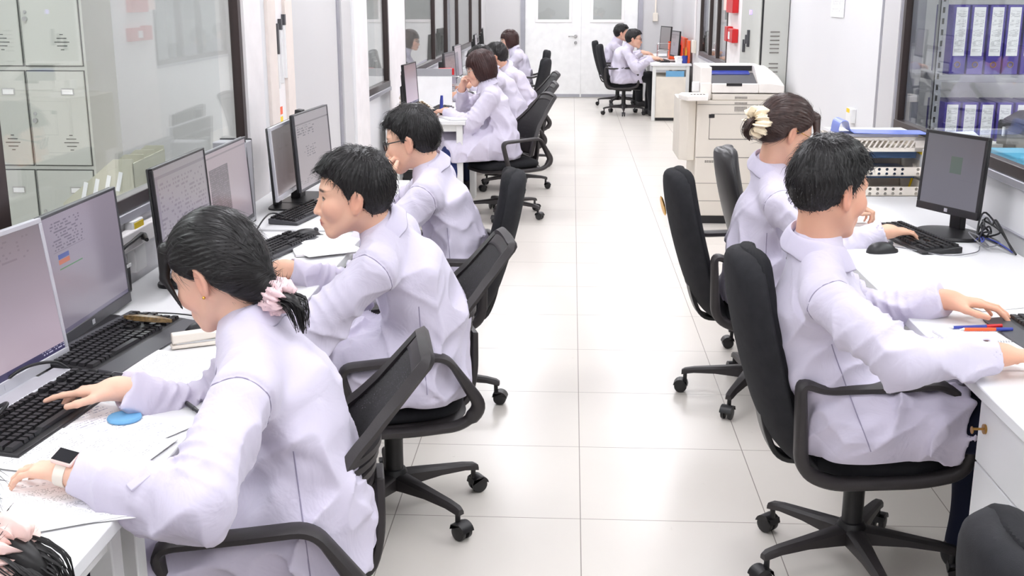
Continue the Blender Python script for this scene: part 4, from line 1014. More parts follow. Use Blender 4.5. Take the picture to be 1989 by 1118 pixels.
def surface(prims, h, disp=None, pad=0.03, B=10):
    """naive surface nets over the blocks that the surface passes through"""
    lo = np.min([p.c - p.R for p in prims if p.op == 'u'], 0) - pad; hi = np.max([p.c + p.R for p in prims if p.op == 'u'], 0) + pad
    n = np.ceil((hi - lo) / h).astype(int) + 1; nb = (n + B - 1) // B
    g = np.stack(np.meshgrid(*[np.arange(k) for k in nb], indexing='ij'), -1).reshape(-1, 3)
    cen = lo + (g * B + B / 2) * h; half = B * h * 0.5 * math.sqrt(3)
    # prune with bounding spheres first
    near = np.zeros(len(cen), bool); pd = []
    for p in prims:
        dd = np.linalg.norm(cen - p.c, axis=1) - p.R
        pd.append(dd)
        if p.op == 'u': near |= dd < half + 0.03
    idx = np.nonzero(near)[0]
    pd = np.array(pd)
    offs = np.stack(np.meshgrid(*[np.arange(B + 1)] * 3, indexing='ij'), -1).reshape(-1, 3)
    NY, NZ = int(nb[1] * B + 2), int(nb[2] * B + 2)
    keys, poss, quads = [], [], []
    S3 = (B + 1,) * 3
    for bi in idx:
        act = [p for j, p in enumerate(prims) if pd[j, bi] < half + 0.06]
        if not any(p.op == 'u' for p in act): continue
        c = cen[bi][None]
        if abs(combine(act, c)[0]) > half * 1.7 + 0.03: continue
        G = g[bi] * B + offs; P = lo + G * h
        d = combine(act, P)
        if disp is not None: d = d + disp(P)
        s_ = d < 0
        if s_.all() or not s_.any(): continue
        D = d.reshape(S3); Sg = s_.reshape(S3)
        cnt = np.zeros((B,) * 3, int); acc = np.zeros((B, B, B, 3)); num = np.zeros((B,) * 3, int)
        for a in range(8):
            i, j, k = a & 1, (a >> 1) & 1, (a >> 2) & 1
            cnt += Sg[i:B + i, j:B + j, k:B + k]
        actv = (cnt > 0) & (cnt < 8)
        ci = np.argwhere(actv)
        if len(ci) == 0: continue
        sm = np.zeros((len(ci), 3)); nn = np.zeros(len(ci))
        for ax in range(3):
            o1, o2 = [q for q in range(3) if q != ax]
            for u in (0, 1):
                for v in (0, 1):
                    o = np.zeros(3, int); o[o1] = u; o[o2] = v
                    p0 = ci + o; p1 = p0.copy(); p1[:, ax] += 1
                    d0 = D[p0[:, 0], p0[:, 1], p0[:, 2]]; d1 = D[p1[:, 0], p1[:, 1], p1[:, 2]]
                    m = (d0 < 0) != (d1 < 0); t = np.where(m, d0 / np.where(m, d0 - d1, 1), 0)
                    q = p0.astype(float); q[:, ax] += t
                    sm += q * m[:, None]; nn += m
        pos = lo + (g[bi] * B + sm / nn[:, None]) * h
        gc = g[bi] * B + ci
        keys.append((gc[:, 0].astype(np.int64) * NY + gc[:, 1]) * NZ + gc[:, 2]); poss.append(pos)
        for ax in range(3):
            o1, o2 = (ax + 1) % 3, (ax + 2) % 3
            sl0 = [slice(0, B)] * 3; sl1 = [slice(0, B)] * 3; sl1[ax] = slice(1, B + 1)
            a = Sg[tuple(sl0)]; b = Sg[tuple(sl1)]
            e = np.argwhere(a != b)
            if len(e) == 0: continue
            flip = a[e[:, 0], e[:, 1], e[:, 2]]
            ge = g[bi] * B + e; q = []
            for u, v in ((-1, -1), (0, -1), (0, 0), (-1, 0)):
                t = ge.copy(); t[:, o1] += u; t[:, o2] += v
                q.append((t[:, 0].astype(np.int64) * NY + t[:, 1]) * NZ + t[:, 2])
            q = np.stack(q, 1); q[~flip] = q[~flip][:, ::-1]
            quads.append(q)
    keys = np.concatenate(keys); poss = np.concatenate(poss); quads = np.concatenate(quads)
    o = np.argsort(keys); keys = keys[o]; poss = poss[o]
    f = np.searchsorted(keys, quads); f = np.clip(f, 0, len(keys) - 1)
    ok = (keys[f] == quads).all(1)
    return poss, f[ok]

def mesh_obj(name, V, F, mats, parent=None, origin=(0, 0, 0), smooth=True):
    me = bpy.data.meshes.new(name); V = np.asarray(V, float) - np.asarray(origin, float)
    n = F.shape[1]
    me.vertices.add(len(V)); me.vertices.foreach_set('co', V.ravel())
    me.loops.add(F.size); me.loops.foreach_set('vertex_index', F.astype(np.int32).ravel())
    me.polygons.add(len(F)); me.polygons.foreach_set('loop_start', np.arange(0, F.size, n, dtype=np.int32)); me.polygons.foreach_set('loop_total', np.full(len(F), n, dtype=np.int32))
    me.polygons.foreach_set('use_smooth', np.ones(len(F), bool) if smooth else np.zeros(len(F), bool))
    for m in (mats if isinstance(mats, (list, tuple)) else [mats]): me.materials.append(M[m] if isinstance(m, str) else m)
    me.update(calc_edges=True); me.validate()
    o = bpy.data.objects.new(name, me); C.objects.link(o)
    if parent is not None: o.parent = parent
    else: o.location = origin
    return o
def relax(V, F, it=1, lam=0.5):
    for _ in range(it):
        S = np.zeros_like(V); c = np.zeros(len(V))
        for a in range(4):
            for b in ((a + 1) % 4, (a - 1) % 4):
                np.add.at(S, F[:, a], V[F[:, b]]); np.add.at(c, F[:, a], 1)
        V = V + lam * (S / np.maximum(c, 1)[:, None] - V)
    return V

# ------------------------------------------------------------------ skin, cloth and hair materials
def skin_mat():
    """skin; face features sit at fixed places in the head's own coordinates (attribute hl: forward, side, up)"""
    m, t, b = new_mat('skin')
    at = t.add('ShaderNodeAttribute', attribute_name='hl', attribute_type='GEOMETRY')
    sp = t.add('ShaderNodeSeparateXYZ', {0: at.outputs['Vector']})
    q = t.add('ShaderNodeCombineXYZ', {0: sp.outputs[0], 1: t.math('ABSOLUTE', sp.outputs[1]), 2: sp.outputs[2]}).outputs[0]
    def ell(c, r, soft):
        v = t.add('ShaderNodeVectorMath', {0: q, 1: c}, operation='SUBTRACT').outputs[0]
        v = t.add('ShaderNodeVectorMath', {0: v, 1: r}, operation='DIVIDE').outputs[0]
        l = t.add('ShaderNodeVectorMath', {0: v}, operation='LENGTH').outputs['Value']
        return t.add('ShaderNodeMapRange', {0: l, 1: 1 - soft, 2: 1 + soft, 3: 1.0, 4: 0.0}).outputs[0]
    oi = t.add('ShaderNodeObjectInfo')
    tc = t.add('ShaderNodeTexCoord')
    nz = t.add('ShaderNodeTexNoise', {'Vector': tc.outputs['Object'], 'Scale': 34.0, 'Detail': 3.0})
    col = t.mix(t.math('MULTIPLY', nz.outputs[0], 0.22), oi.outputs['Color'], lin((206, 140, 116)))
    col = t.mix(t.math('MULTIPLY', ell((0.07, 0.045, -0.03), (0.04, 0.03, 0.028), 0.8), 0.28), col, lin((214, 132, 116)))
    col = t.mix(t.math('MULTIPLY', ell((-0.012, 0.082, -0.012), (0.03, 0.02, 0.04), 0.5), 0.35), col, lin((206, 118, 98)))
    col = t.mix(t.math('MULTIPLY', ell((0.1, 0.0, -0.07), (0.03, 0.023, 0.0095), 0.3), 0.8), col, lin((186, 96, 92)))
    col = t.mix(t.math('MULTIPLY', ell((0.1, 0.0, -0.0705), (0.03, 0.021, 0.0016), 0.5), 0.85), col, lin((92, 40, 40)))
    col = t.mix(t.math('MULTIPLY', ell((0.1, 0.009, -0.0475), (0.02, 0.004, 0.003), 0.5), 0.7), col, lin((110, 60, 52)))
    brow = t.math('MAXIMUM', ell((0.09, 0.030, 0.0265), (0.06, 0.014, 0.0042), 0.5), ell((0.08, 0.043, 0.0255), (0.06, 0.012, 0.0036), 0.5))
    col = t.mix(t.math('MULTIPLY', brow, 0.9), col, lin((34, 26, 25)))
    col = t.mix(ell((0.08, 0.0325, 0.0030), (0.06, 0.0155, 0.0072), 0.16), col, lin((36, 25, 23)))
    white = ell((0.08, 0.0325, 0.0008), (0.06, 0.0115, 0.0042), 0.2)
    col = t.mix(white, col, lin((208, 198, 192)))
    col = t.mix(t.math('MULTIPLY', white, ell((0.08, 0.0325, 0.0012), (0.06, 0.0078, 0.0068), 0.15)), col, lin((26, 18, 16)))
    t.l.new(col, b.inputs['Base Color'])
    b.inputs['Roughness'].default_value = 0.48; b.inputs['Specular IOR Level'].default_value = 0.35
    b.inputs['Subsurface Weight'].default_value = 0.12; b.inputs['Subsurface Radius'].default_value = (0.012, 0.005, 0.003); b.inputs['Subsurface Scale'].default_value = 1.0
    n2 = t.add('ShaderNodeTexNoise', {'Vector': tc.outputs['Object'], 'Scale': 420.0, 'Detail': 2.0})
    bp = t.add('ShaderNodeBump', {'Strength': 0.12, 'Distance': 0.0008, 'Height': n2.outputs[0]}); t.l.new(bp.outputs[0], b.inputs['Normal'])
    return m
M['skin'] = skin_mat()
def cloth_mat(name, col, folds=0.5):
    m, t, b = new_mat(name)
    tc = t.add('ShaderNodeTexCoord')
    n1 = t.add('ShaderNodeTexNoise', {'Vector': tc.outputs['Object'], 'Scale': 11.0, 'Detail': 3.0, 'Distortion': 1.2})
    n2 = t.add('ShaderNodeTexNoise', {'Vector': tc.outputs['Object'], 'Scale': 900.0, 'Detail': 1.0})
    b1 = t.add('ShaderNodeBump', {'Strength': folds, 'Distance': 0.012, 'Height': n1.outputs[0]})
    b2 = t.add('ShaderNodeBump', {'Strength': 0.15, 'Distance': 0.0006, 'Height': n2.outputs[0], 'Normal': b1.outputs[0]})
    t.l.new(b2.outputs[0], b.inputs['Normal'])
    b.inputs['Base Color'].default_value = lin(col); b.inputs['Roughness'].default_value = 0.78; b.inputs['Specular IOR Level'].default_value = 0.2
    b.inputs['Sheen Weight'].default_value = 0.15
    return m
M['coat'] = cloth_mat('lab_coat_cotton', (206, 200, 217), 0.5)
M['seam'] = pm('coat_stitching', (150, 143, 166), 0.8)
M['coat_in'] = cloth_mat('coat_collar_cotton', (208, 202, 221), 0.25)
M['shirt'] = cloth_mat('shirt_dark', (60, 54, 84), 0.3)
def hair_mat(name, col, tipcol):
    m, t, b = new_mat(name)
    tc = t.add('ShaderNodeTexCoord')
    nz = t.add('ShaderNodeTexNoise', {'Vector': tc.outputs['Object'], 'Scale': 60.0, 'Detail': 3.0})
    t.l.new(t.mix(nz.outputs[0], lin(col), lin(tipcol)), b.inputs['Base Color'])
    b.inputs['Roughness'].default_value = 0.38; b.inputs['Specular IOR Level'].default_value = 0.36
    b.inputs['Anisotropic'].default_value = 0.4
    return m
M['hair_black'] = hair_mat('hair_black', (15, 14, 15), (34, 31, 31))
M['hair_brown'] = hair_mat('hair_dark_brown', (36, 19, 18), (70, 42, 40))
M['hair_soft'] = hair_mat('hair_brown_black', (36, 25, 23), (78, 57, 52))

# ------------------------------------------------------------------ anatomy
def head_frame(fwd, roll=0.0):
    f = nrm(fwd); l = nrm(np.cross(A_(0, 0, 1), f)); u = np.cross(f, l)
    if roll: l, u = l * math.cos(roll) + u * math.sin(roll), u * math.cos(roll) - l * math.sin(roll)
    return np.stack([f, l, u])       # rows: forward, left, up
def head_sdf(P, fem=False):
    """P in head coordinates (forward, left, up), metres"""
    Q = P.copy(); Q[:, 1] = np.abs(Q[:, 1])
    d = EL((-0.008, 0, 0.040), (0.097, 0.076, 0.084))(P)
    d = smin(d, EL((-0.035, 0, 0.010), (0.070, 0.071, 0.075))(P), 0.03)
    jw = 0.054 if fem else 0.059
    d = smin(d, EL((0.030, 0, -0.030), (0.066, jw, 0.075))(P), 0.03)
    d = smin(d, RC((-0.004, 0.054, -0.050), (0.070, 0.016, -0.103 if not fem else -0.098), 0.014, 0.013)(Q), 0.03)
    d = smin(d, EL((0.074, 0, -0.101 if not fem else -0.097), (0.018, 0.020, 0.016))(P), 0.022)
    d = smin(d, EL((0.060, 0.040, -0.028), (0.030, 0.024, 0.028))(Q), 0.02)
    d = smin(d, RC((0.080, 0.008, 0.024), (0.068, 0.046, 0.024), 0.010 if fem else 0.013, 0.010)(Q), 0.018)
    d = smax(d, -EL((0.104, 0.033, 0.002), (0.022, 0.018, 0.012))(Q), 0.014)
    d = smin(d, EL((0.0735, 0.0325, 0.001), (0.0135, 0.0145, 0.0125))(Q), 0.006)
    d = smin(d, RC((0.086, 0, 0.012), (0.108, 0, -0.036), 0.008, 0.0105)(P), 0.013)
    d = smin(d, EL((0.108, 0, -0.039), (0.0125, 0.0115, 0.010))(P), 0.008)
    d = smin(d, EL((0.097, 0.0125, -0.042), (0.011, 0.0075, 0.0075))(Q), 0.006)
    d = smin(d, EL((0.083, 0, -0.070), (0.020, 0.028, 0.022))(P), 0.015)
    d = smin(d, RC((0.1005, 0.0, -0.0655), (0.092, 0.019, -0.069), 0.0052, 0.003)(Q), 0.006)
    d = smin(d, RC((0.0985, 0.0, -0.0755), (0.091, 0.017, -0.0725), 0.0060, 0.003)(Q), 0.006)
    d = smax(d, -RC((0.109, 0.0, -0.0705), (0.098, 0.021, -0.0705), 0.0018, 0.001)(Q), 0.004)
    # ears
    R = np.array([[0.94, -0.30, 0.15], [0.30, 0.95, 0.0], [-0.15, 0.05, 0.98]])
    e = EL((-0.014, 0.0785, -0.012), (0.019, 0.0085, 0.0325), R)(Q)
    e = smax(e, -EL((-0.010, 0.0875, -0.010), (0.011, 0.0065, 0.019), R)(Q), 0.004)
    e = smin(e, RC((-0.030, 0.080, 0.000), (-0.014, 0.084, 0.018), 0.0042, 0.0042)(Q), 0.005)
    e = smin(e, EL((-0.006, 0.074, -0.038), (0.008, 0.006, 0.009))(Q), 0.008)
    d = smin(d, e, 0.007)
    return d

FING = {'i': (0.088, 0.027, (0.043, 0.026, 0.021), 0.0088), 'm': (0.092, 0.006, (0.047, 0.030, 0.022), 0.0090), 'r': (0.087, -0.014, (0.043, 0.028, 0.021), 0.0085), 'p': (0.077, -0.031, (0.034, 0.021, 0.019), 0.0074)}
def hand_prims(wr, d, n, side, curl=(20, 35, 20), spread=6, thumb=0.0, k=1.0, curls=None):
    """wr wrist, d towards the fingers, n back of the hand, side +1 left hand / -1 right hand; s points to the thumb"""
    d = nrm(d); n = nrm(n - (n @ d) * d); s_ = np.cross(d, n) * side * 1.0
    s_ = -s_ if False else s_
    pr = []
    def P(a, b, c=0.0): return wr + (d * a + s_ * b + n * c) * k
    for key, (a, b, ls, r) in FING.items():
        kn = P(a, b, -0.002 if key in 'ip' else 0.002)
        pr.append(RC(P(0.004, b * 0.42), kn, 0.0150 * k, 0.0108 * k).setop('u', 0.014))
    pr.append(RC(P(-0.03, 0), P(0.02, 0), 0.024 * k, 0.024 * k).setop('u', 0.02))
    pr.append(EL(P(0.030, 0.026, -0.010), (0.030 * k, 0.016 * k, 0.014 * k), np.stack([nrm(d + 0.35 * s_), nrm(s_ - 0.35 * d), n])).setop('u', 0.012))
    nails = []
    for key, (a, b, ls, r) in FING.items():
        c1, c2, c3 = (curls or {}).get(key, curl)
        sp = math.radians(spread) * {'i': 1.0, 'm': 0.25, 'r': -0.6, 'p': -1.6}[key]
        dd = d * math.cos(sp) + s_ * math.sin(sp)
        p = P(a, b, -0.002 if key in 'ip' else 0.002); ang = 0.0; rr = r * k
        for j, (L, c_) in enumerate(zip(ls, (c1, c2, c3))):
            ang += math.radians(c_)
            q = p + (dd * math.cos(ang) - n * math.sin(ang)) * L * k
            r2 = rr * 0.9
            pr.append(RC(p, q, rr, r2).setop('u', 0.0035 if j else 0.006))
            p, rr = q, r2
    tb = P(0.020, 0.022, -0.006); m1 = tb + nrm(d * 0.62 + s_ * (0.72 - 0.3 * thumb) - n * (0.30 + 0.3 * thumb)) * 0.043 * k
    m2 = m1 + nrm(d * 0.88 + s_ * (0.42 - 0.4 * thumb) - n * (0.22 + 0.2 * thumb)) * 0.034 * k
    m3 = m2 + nrm(d * 0.97 + s_ * (0.12 - 0.4 * thumb) - n * (0.20 + 0.2 * thumb)) * 0.027 * k
    pr += [RC(tb, m1, 0.0145 * k, 0.0112 * k).setop('u', 0.012), RC(m1, m2, 0.0105 * k, 0.0096 * k).setop('u', 0.004), RC(m2, m3, 0.0096 * k, 0.0078 * k).setop('u', 0.004)]
    return pr
def ik(S, W, L1, L2, hint):
    S, W = np.asarray(S, float), np.asarray(W, float); d = W - S; dist = np.linalg.norm(d)
    if dist > (L1 + L2) * 0.985:
        s_ = dist / ((L1 + L2) * 0.985); L1 *= s_; L2 *= s_
    u = d / dist; a = (L1 * L1 - L2 * L2 + dist * dist) / (2 * dist); hh = math.sqrt(max(L1 * L1 - a * a, 0))
    hp = np.asarray(hint, float); hp = nrm(hp - (hp @ u) * u)
    return S + u * a + hp * hh

# ------------------------------------------------------------------ hair
def hair_cut(tab, u):
    xs = np.array([p[0] for p in tab]); ys = np.array([p[1] for p in tab]); return np.interp(u, xs, ys)
def hair_sdf(style):
    """returns f(P) in head coordinates, radius"""
    def short(P):
        Q = P.copy(); Q[:, 1] = np.abs(Q[:, 1])
        d = EL((-0.014, 0, 0.048), (0.106, 0.0835, 0.094))(P)
        d = smin(d, EL((-0.042, 0, 0.008), (0.071, 0.0775, 0.080))(P), 0.03)
        d = smin(d, RC((0.060, 0.0, 0.105), (0.096, 0.012, 0.076), 0.020, 0.009)(Q), 0.02)
        d = smin(d, RC((0.040, 0.05, 0.098), (0.086, 0.042, 0.062), 0.016, 0.006)(Q), 0.02)
        az = np.arctan2(P[:, 1], P[:, 0] + 0.05); d = d + 0.0018 * np.sin(az * 46 + 5 * wob(P, 40.0)) + 0.0035 * wob(P, 42.0, 2.0)
        fl = hair_cut([(-0.085, -0.075), (-0.070, -0.055), (-0.045, -0.043), (-0.030, -0.030), (-0.022, 0.008), (0.0, 0.016), (0.025, 0.022), (0.045, 0.036), (0.060, 0.060), (0.072, 0.094), (0.12, 0.14)], P[:, 2]) + 0.004 * wob(P, 70.0, 1.0)
        d = smax(d, P[:, 0] - fl, 0.006)
        d = smax(d, -EL((-0.014, 0.082, -0.016), (0.022, 0.016, 0.034))(Q), 0.004)
        d = smax(d, -0.066 - P[:, 2] + 0.05 * np.abs(P[:, 1]), 0.012)
        return d
    def bob(P):
        Q = P.copy(); Q[:, 1] = np.abs(Q[:, 1])
        d = EL((-0.014, 0, 0.040), (0.112, 0.094, 0.104))(P)
        d = smin(d, EL((-0.028, 0, -0.035), (0.088, 0.096, 0.085))(P), 0.04)
        az = np.arctan2(P[:, 1], P[:, 0] + 0.02); d = d + 0.0022 * np.sin(az * 38 + 4 * wob(P, 22.0)) + 0.002 * wob(P, 30.0, 2.0)
        fl = hair_cut([(-0.12, 0.045), (-0.06, 0.052), (0.0, 0.050), (0.030, 0.058), (0.038, 0.12), (0.13, 0.16)], P[:, 2])
        d = smax(d, P[:, 0] - fl, 0.008)
        bot = -0.098 - 0.25 * (P[:, 0]) * 0.3 + 0.004 * np.sin(az * 30)
        return smax(d, bot - P[:, 2], 0.014)
    def sleek(P, brow=0.075, ear=True):
        Q = P.copy(); Q[:, 1] = np.abs(Q[:, 1])
        d = EL((-0.012, 0, 0.045), (0.109, 0.0865, 0.094))(P)
        d = smin(d, EL((-0.045, 0, -0.002), (0.078, 0.080, 0.082))(P), 0.035)
        d = smin(d, RC((0.03, 0.068, 0.045), (-0.06, 0.062, -0.02), 0.018, 0.022)(Q), 0.02)
        fl = hair_cut([(-0.09, -0.075), (-0.060, -0.055), (-0.040, -0.040), (-0.028, -0.034), (-0.006, 0.004), (0.020, 0.034), (0.045, 0.050), (0.065, 0.066), (0.085, 0.098), (0.12, 0.15)], P[:, 2])
        d = smax(d, P[:, 0] - fl, 0.012)
        ang = np.arctan2(P[:, 1], P[:, 2] - 0.0); d = d + 0.0013 * np.sin(ang * 60 + 3 * wob(P, 18.0)) + 0.0012 * wob(P, 30.0, 1.0)
        if ear: d = smax(d, -EL((-0.010, 0.090, -0.018), (0.026, 0.024, 0.038))(Q), 0.006)
        d = smax(d, -0.075 - P[:, 2], 0.02)
        return d
    if style == 'short': return short
    if style == 'bob': return bob
    def pony(P):
        Q = P.copy(); Q[:, 1] = np.abs(Q[:, 1])
        d = sleek(P)
        d = smin(d, RC((-0.070, 0, -0.045), (-0.105, 0, -0.085), 0.046, 0.032)(P), 0.035)
        lock = smin(RC((0.070, 0.044, 0.084), (0.090, 0.060, 0.030), 0.018, 0.010)(Q), RC((0.090, 0.060, 0.030), (0.070, 0.070, -0.045), 0.009, 0.0025)(Q), 0.008)
        return smin(d, lock, 0.01)
    def knot(P):
        Q = P.copy(); Q[:, 1] = np.abs(Q[:, 1])
        d = sleek(P)
        d = smin(d, RC((-0.090, 0, -0.004), (-0.118, 0, -0.014), 0.034, 0.026)(P), 0.03)
        lock = smin(RC((0.078, 0.034, 0.090), (0.094, 0.060, 0.034), 0.018, 0.011)(Q), RC((0.094, 0.060, 0.034), (0.078, 0.068, -0.040), 0.010, 0.003)(Q), 0.01)
        return smin(d, lock, 0.015)
    return {'pony': pony, 'knot': knot}[style]

def strands(V, F, fr, hc, mode, n, length, width, seed):
    """fine tapered locks lying along the combing direction"""
    rnd = np.random.RandomState(seed)
    T = V[F]; cr = np.cross(T[:, 2] - T[:, 0], T[:, 3] - T[:, 1]); area = np.linalg.norm(cr, axis=1) + 1e-12; nr = cr / area[:, None]
    pick = rnd.choice(len(F), n, p=area / area.sum())
    L = (T[pick].mean(1) - hc) @ fr.T; N = nr[pick] @ fr.T
    if mode == 'crown':                      # away from the whorl
        dirn = L - np.array([-0.055, 0.012, 0.14]); dirn[:, 2] -= 0.02
    elif mode == 'down': dirn = np.tile([[0.05, 0.0, -1.0]], (n, 1)) + (L - np.array([-0.02, 0, 0.15])) * 3
    elif mode == 'back': dirn = np.array([-0.135, 0, -0.05]) - L
    elif mode == 'back_high': dirn = np.array([-0.135, 0, -0.01]) - L
    dirn = dirn / np.linalg.norm(dirn, axis=1)[:, None]
    dirn = dirn + rnd.normal(0, 0.12, dirn.shape); dirn -= (dirn * N).sum(1)[:, None] * N; dirn /= np.linalg.norm(dirn, axis=1)[:, None] + 1e-9
    side = np.cross(dirn, N); drop = (L[:, 0] > 0.045) & (L[:, 2] < 0.085) if mode.startswith('back') else np.zeros(n, bool)
    vs, fs = [], []; K = 5
    for i in range(n):
        if drop[i]: continue
        l = length * rnd.uniform(0.5, 1.2) * (0.45 if (mode == 'crown' and L[i][2] < 0.02) else 1.0); lift = rnd.uniform(0.0005, 0.004) * (1.6 if mode == 'crown' else 0.8); w = width * rnd.uniform(0.6, 1.4)
        b = len(vs)
        for k in range(K):
            t = k / (K - 1); ww = w * (1 - t) ** 0.7 * (0.35 + 0.65 * min(1, t * 4)); cv = -l * l * t * t * (5.0 if mode != 'down' else 2.0)
            c_ = L[i] + dirn[i] * (l * t) + N[i] * (lift * math.sin(PI * min(1, t * 1.1)) + cv * 0.35 + 0.0005)
            for q in (c_ - side[i] * ww, c_ + N[i] * ww * 0.8, c_ + side[i] * ww): vs.append(q @ fr + hc)
        for k in range(K - 1):
            for j in range(2): fs.append((b + k * 3 + j, b + k * 3 + j + 1, b + k * 3 + 4 + j, b + k * 3 + 3 + j))
    return np.array(vs), np.array(fs)

def scrunchie(name, parent, origin, c, ax, R, r, mat, seed=0, ruffle=0.35, label=None):
    rnd = random.Random(seed); ax = Vector(ax).normalized(); u = ax.orthogonal().normalized(); w = ax.cross(u); n, m = 72, 14
    rings = []
    for i in range(n):
        a = 2 * PI * i / n; rr = r * (1 + ruffle * math.sin(9 * a + 2 * math.sin(3 * a)) * 0.6 + ruffle * 0.4 * math.sin(23 * a + 1.0)); of = 0.25 * r * math.sin(7 * a + seed)
        rad = u * math.cos(a) + w * math.sin(a)
        rings.append([Vector(c) - Vector(origin) + rad * (R + rr * 0.6 * math.cos(2 * PI * j / m) + 0.3 * r * math.sin(11 * a) * (1 if j % 3 == 0 else 0)) + ax * (rr * math.sin(2 * PI * j / m) + of) for j in range(m)])
    o = MB().ring_loft(rings, True, loop=True).build(name, mat, parent, smooth=70)
    if label: o['label'] = label
    return o

# ------------------------------------------------------------------ a seated person in a lab coat
def person(label, cat='person', group=None, pel=None, face=None, chest=None, neck=None, hc=None, look=None, roll=0.0, shL=None, shR=None,
           wrL=None, wrR=None, hL=None, hR=None, eL=(0, 0, -1), eR=(0, 0, -1), fem=False, hair='short', hmat='hair_black', skin=(214, 164, 140), h=0.005, hh=0.004,
           legs=True, seed=1, scale=1.0, strand=(700, 0.034, 0.0011), coat_len=0.34, glasses=None, knee_z=0.53, spread=0.10, pants='navy', hs=1.0, kneeoff=0.0, skirt=True, coat_mat='coat', cw=1.0, seams=False):
    h *= QUAL; hh *= QUAL
    pel, chest, neck, hc = (np.asarray(v, float) for v in (pel, chest, neck, hc)); face = nrm(A_(face[0], face[1], 0)); lat = A_(-face[1], face[0], 0)   # left
    fr = head_frame(look, roll); org = A_(pel[0], pel[1], 0.0)
    shL, shR, wrL, wrR = (np.asarray(v, float) for v in (shL, shR, wrL, wrR))
    LU, LF = 0.275 * scale, 0.245 * scale
    elL, elR = ik(shL, wrL, LU, LF, eL), ik(shR, wrR, LU, LF, eR)
    waist = pel * 0.52 + chest * 0.48 - face * 0.035
    slat = nrm(shL - shR)
    hipL, hipR = pel + lat * 0.085, pel - lat * 0.085
    kL = hipL + face * 0.40 + lat * (spread - 0.06); kR = hipR + face * 0.40 - lat * (spread - 0.06)
    kL[2] = kR[2] = knee_z; kL += face * kneeoff; kR += face * kneeoff
    aL = kL - face * 0.02; aR = kR + face * 0.03; aL = A_(aL[0], aL[1], 0.095); aR = A_(aR[0], aR[1], 0.095)
    # ---- body: one continuous surface
    k = hs
    toh = lambda P: ((P - hc) @ fr.T) / k
    pr = [FN(lambda P: head_sdf(toh(P), fem) * k, hc, 0.145 * k)]
    skull = hc + (fr.T @ A_(-0.022, 0, -0.045)) * k
    pr.append(RC(skull, neck, 0.052 * k if not fem else 0.046 * k, 0.056 if not fem else 0.050).setop('u', 0.022))
    pr.append(SEG((pel, 0.155, 0.105), (waist, 0.13, 0.09), lat).setop('u', 0.05)); pr.append(SEG((waist, 0.13, 0.09), (chest, 0.145, 0.095), slat).setop('u', 0.05))
    pr.append(RC(neck - A_(0, 0, 0.02), chest, 0.046, 0.07).setop('u', 0.03)); pr.append(RC(shL * 0.9 + shR * 0.1, shR * 0.9 + shL * 0.1, 0.034, 0.034).setop('u', 0.02))
    for S, E, W, H, sd in ((shL, elL, wrL, hL, 1), (shR, elR, wrR, hR, -1)):
        pr += [RC(S, E, 0.040, 0.036).setop('u', 0.03), RC(E, W, 0.038, 0.0255 if not fem else 0.023).setop('u', 0.015)]
        H = dict(H); pr += hand_prims(W, np.asarray(H.pop('d'), float), np.asarray(H.pop('n'), float), sd, k=(0.92 if fem else 1.0) * scale, **H)
    if legs:
        for hp, kn, an in ((hipL, kL, aL), (hipR, kR, aR)):
            pr += [RC(hp, kn, 0.078, 0.055).setop('u', 0.04), RC(kn, an, 0.052, 0.034).setop('u', 0.02), RC(an - A_(0, 0, 0.03), an + face * 0.13 - A_(0, 0, 0.06), 0.035, 0.026).setop('u', 0.02)]
    V, F = surface(pr, hh)
    body = mesh_obj('person', V, F, 'skin', None, org); tag(body, label, cat, group)
    body.color = lin(skin)
    at = body.data.attributes.new('hl', 'FLOAT_VECTOR', 'POINT'); hl = toh(V); far = np.linalg.norm(hl, axis=1) > 0.15; hl[far] = (-1, 0, 0); at.data.foreach_set('vector', hl.ravel())
    # ---- lab coat
    up = A_(0, 0, 1.0)
    pr = [SEG((pel - A_(0, 0, 0.02), 0.182 * cw, 0.145 * cw), (waist, 0.158 * cw, 0.118 * cw), lat).setop('u', 0.02), SEG((waist, 0.158 * cw, 0.118 * cw), (chest, 0.158 * cw, 0.108 * cw), slat).setop('u', 0.03)]
    shc = (shL + shR) / 2
    pr.append(SEG((chest, 0.158 * cw, 0.108 * cw), (shc * 0.75 + neck * 0.25 - A_(0, 0, 0.02), 0.12 * cw, 0.07), slat).setop('u', 0.03))
    pr.append(RC(shL, shR, 0.056, 0.056).setop('u', 0.04))
    pr.append(RC(neck - nrm(skull - neck) * 0.008, chest, 0.065, 0.097).setop('u', 0.045))
    ntop = neck - nrm(skull - neck) * 0.002
    pr += [RC(shL + slat * -0.03, ntop, 0.050, 0.054).setop('u', 0.04), RC(shR + slat * 0.03, ntop, 0.050, 0.054).setop('u', 0.04)]
    for S, E, W, ph in ((shL, elL, wrL, 0.3 + seed), (shR, elR, wrR, 1.9 + seed)):
        inner = nrm((S + W) / 2 - E); fd = nrm(W - E); cuff = W - fd * 0.012
        pr.append(RC(S, E, 0.062 * cw, 0.058 * cw, fold=(0.013, 0.85, 0.40, 0.070, inner, ph)).setop('u', 0.03))
        pr.append(RC(E, W + fd * 0.02, 0.058 * cw, 0.040 * cw, cut=(cuff, fd), fold=(0.012, 0.15, 0.40, 0.060, inner, ph + 1.0)).setop('u', 0.02))
        pr.append(RC(W - fd * 0.07, W + fd * 0.02, 0.046 * cw, 0.042 * cw, cut=(cuff, fd)).setop('u', 0.006))
        pr.append(RC(W - fd * 0.030, W + fd * 0.05, 0.0300 * cw, 0.031 * cw).setop('s', 0.002))
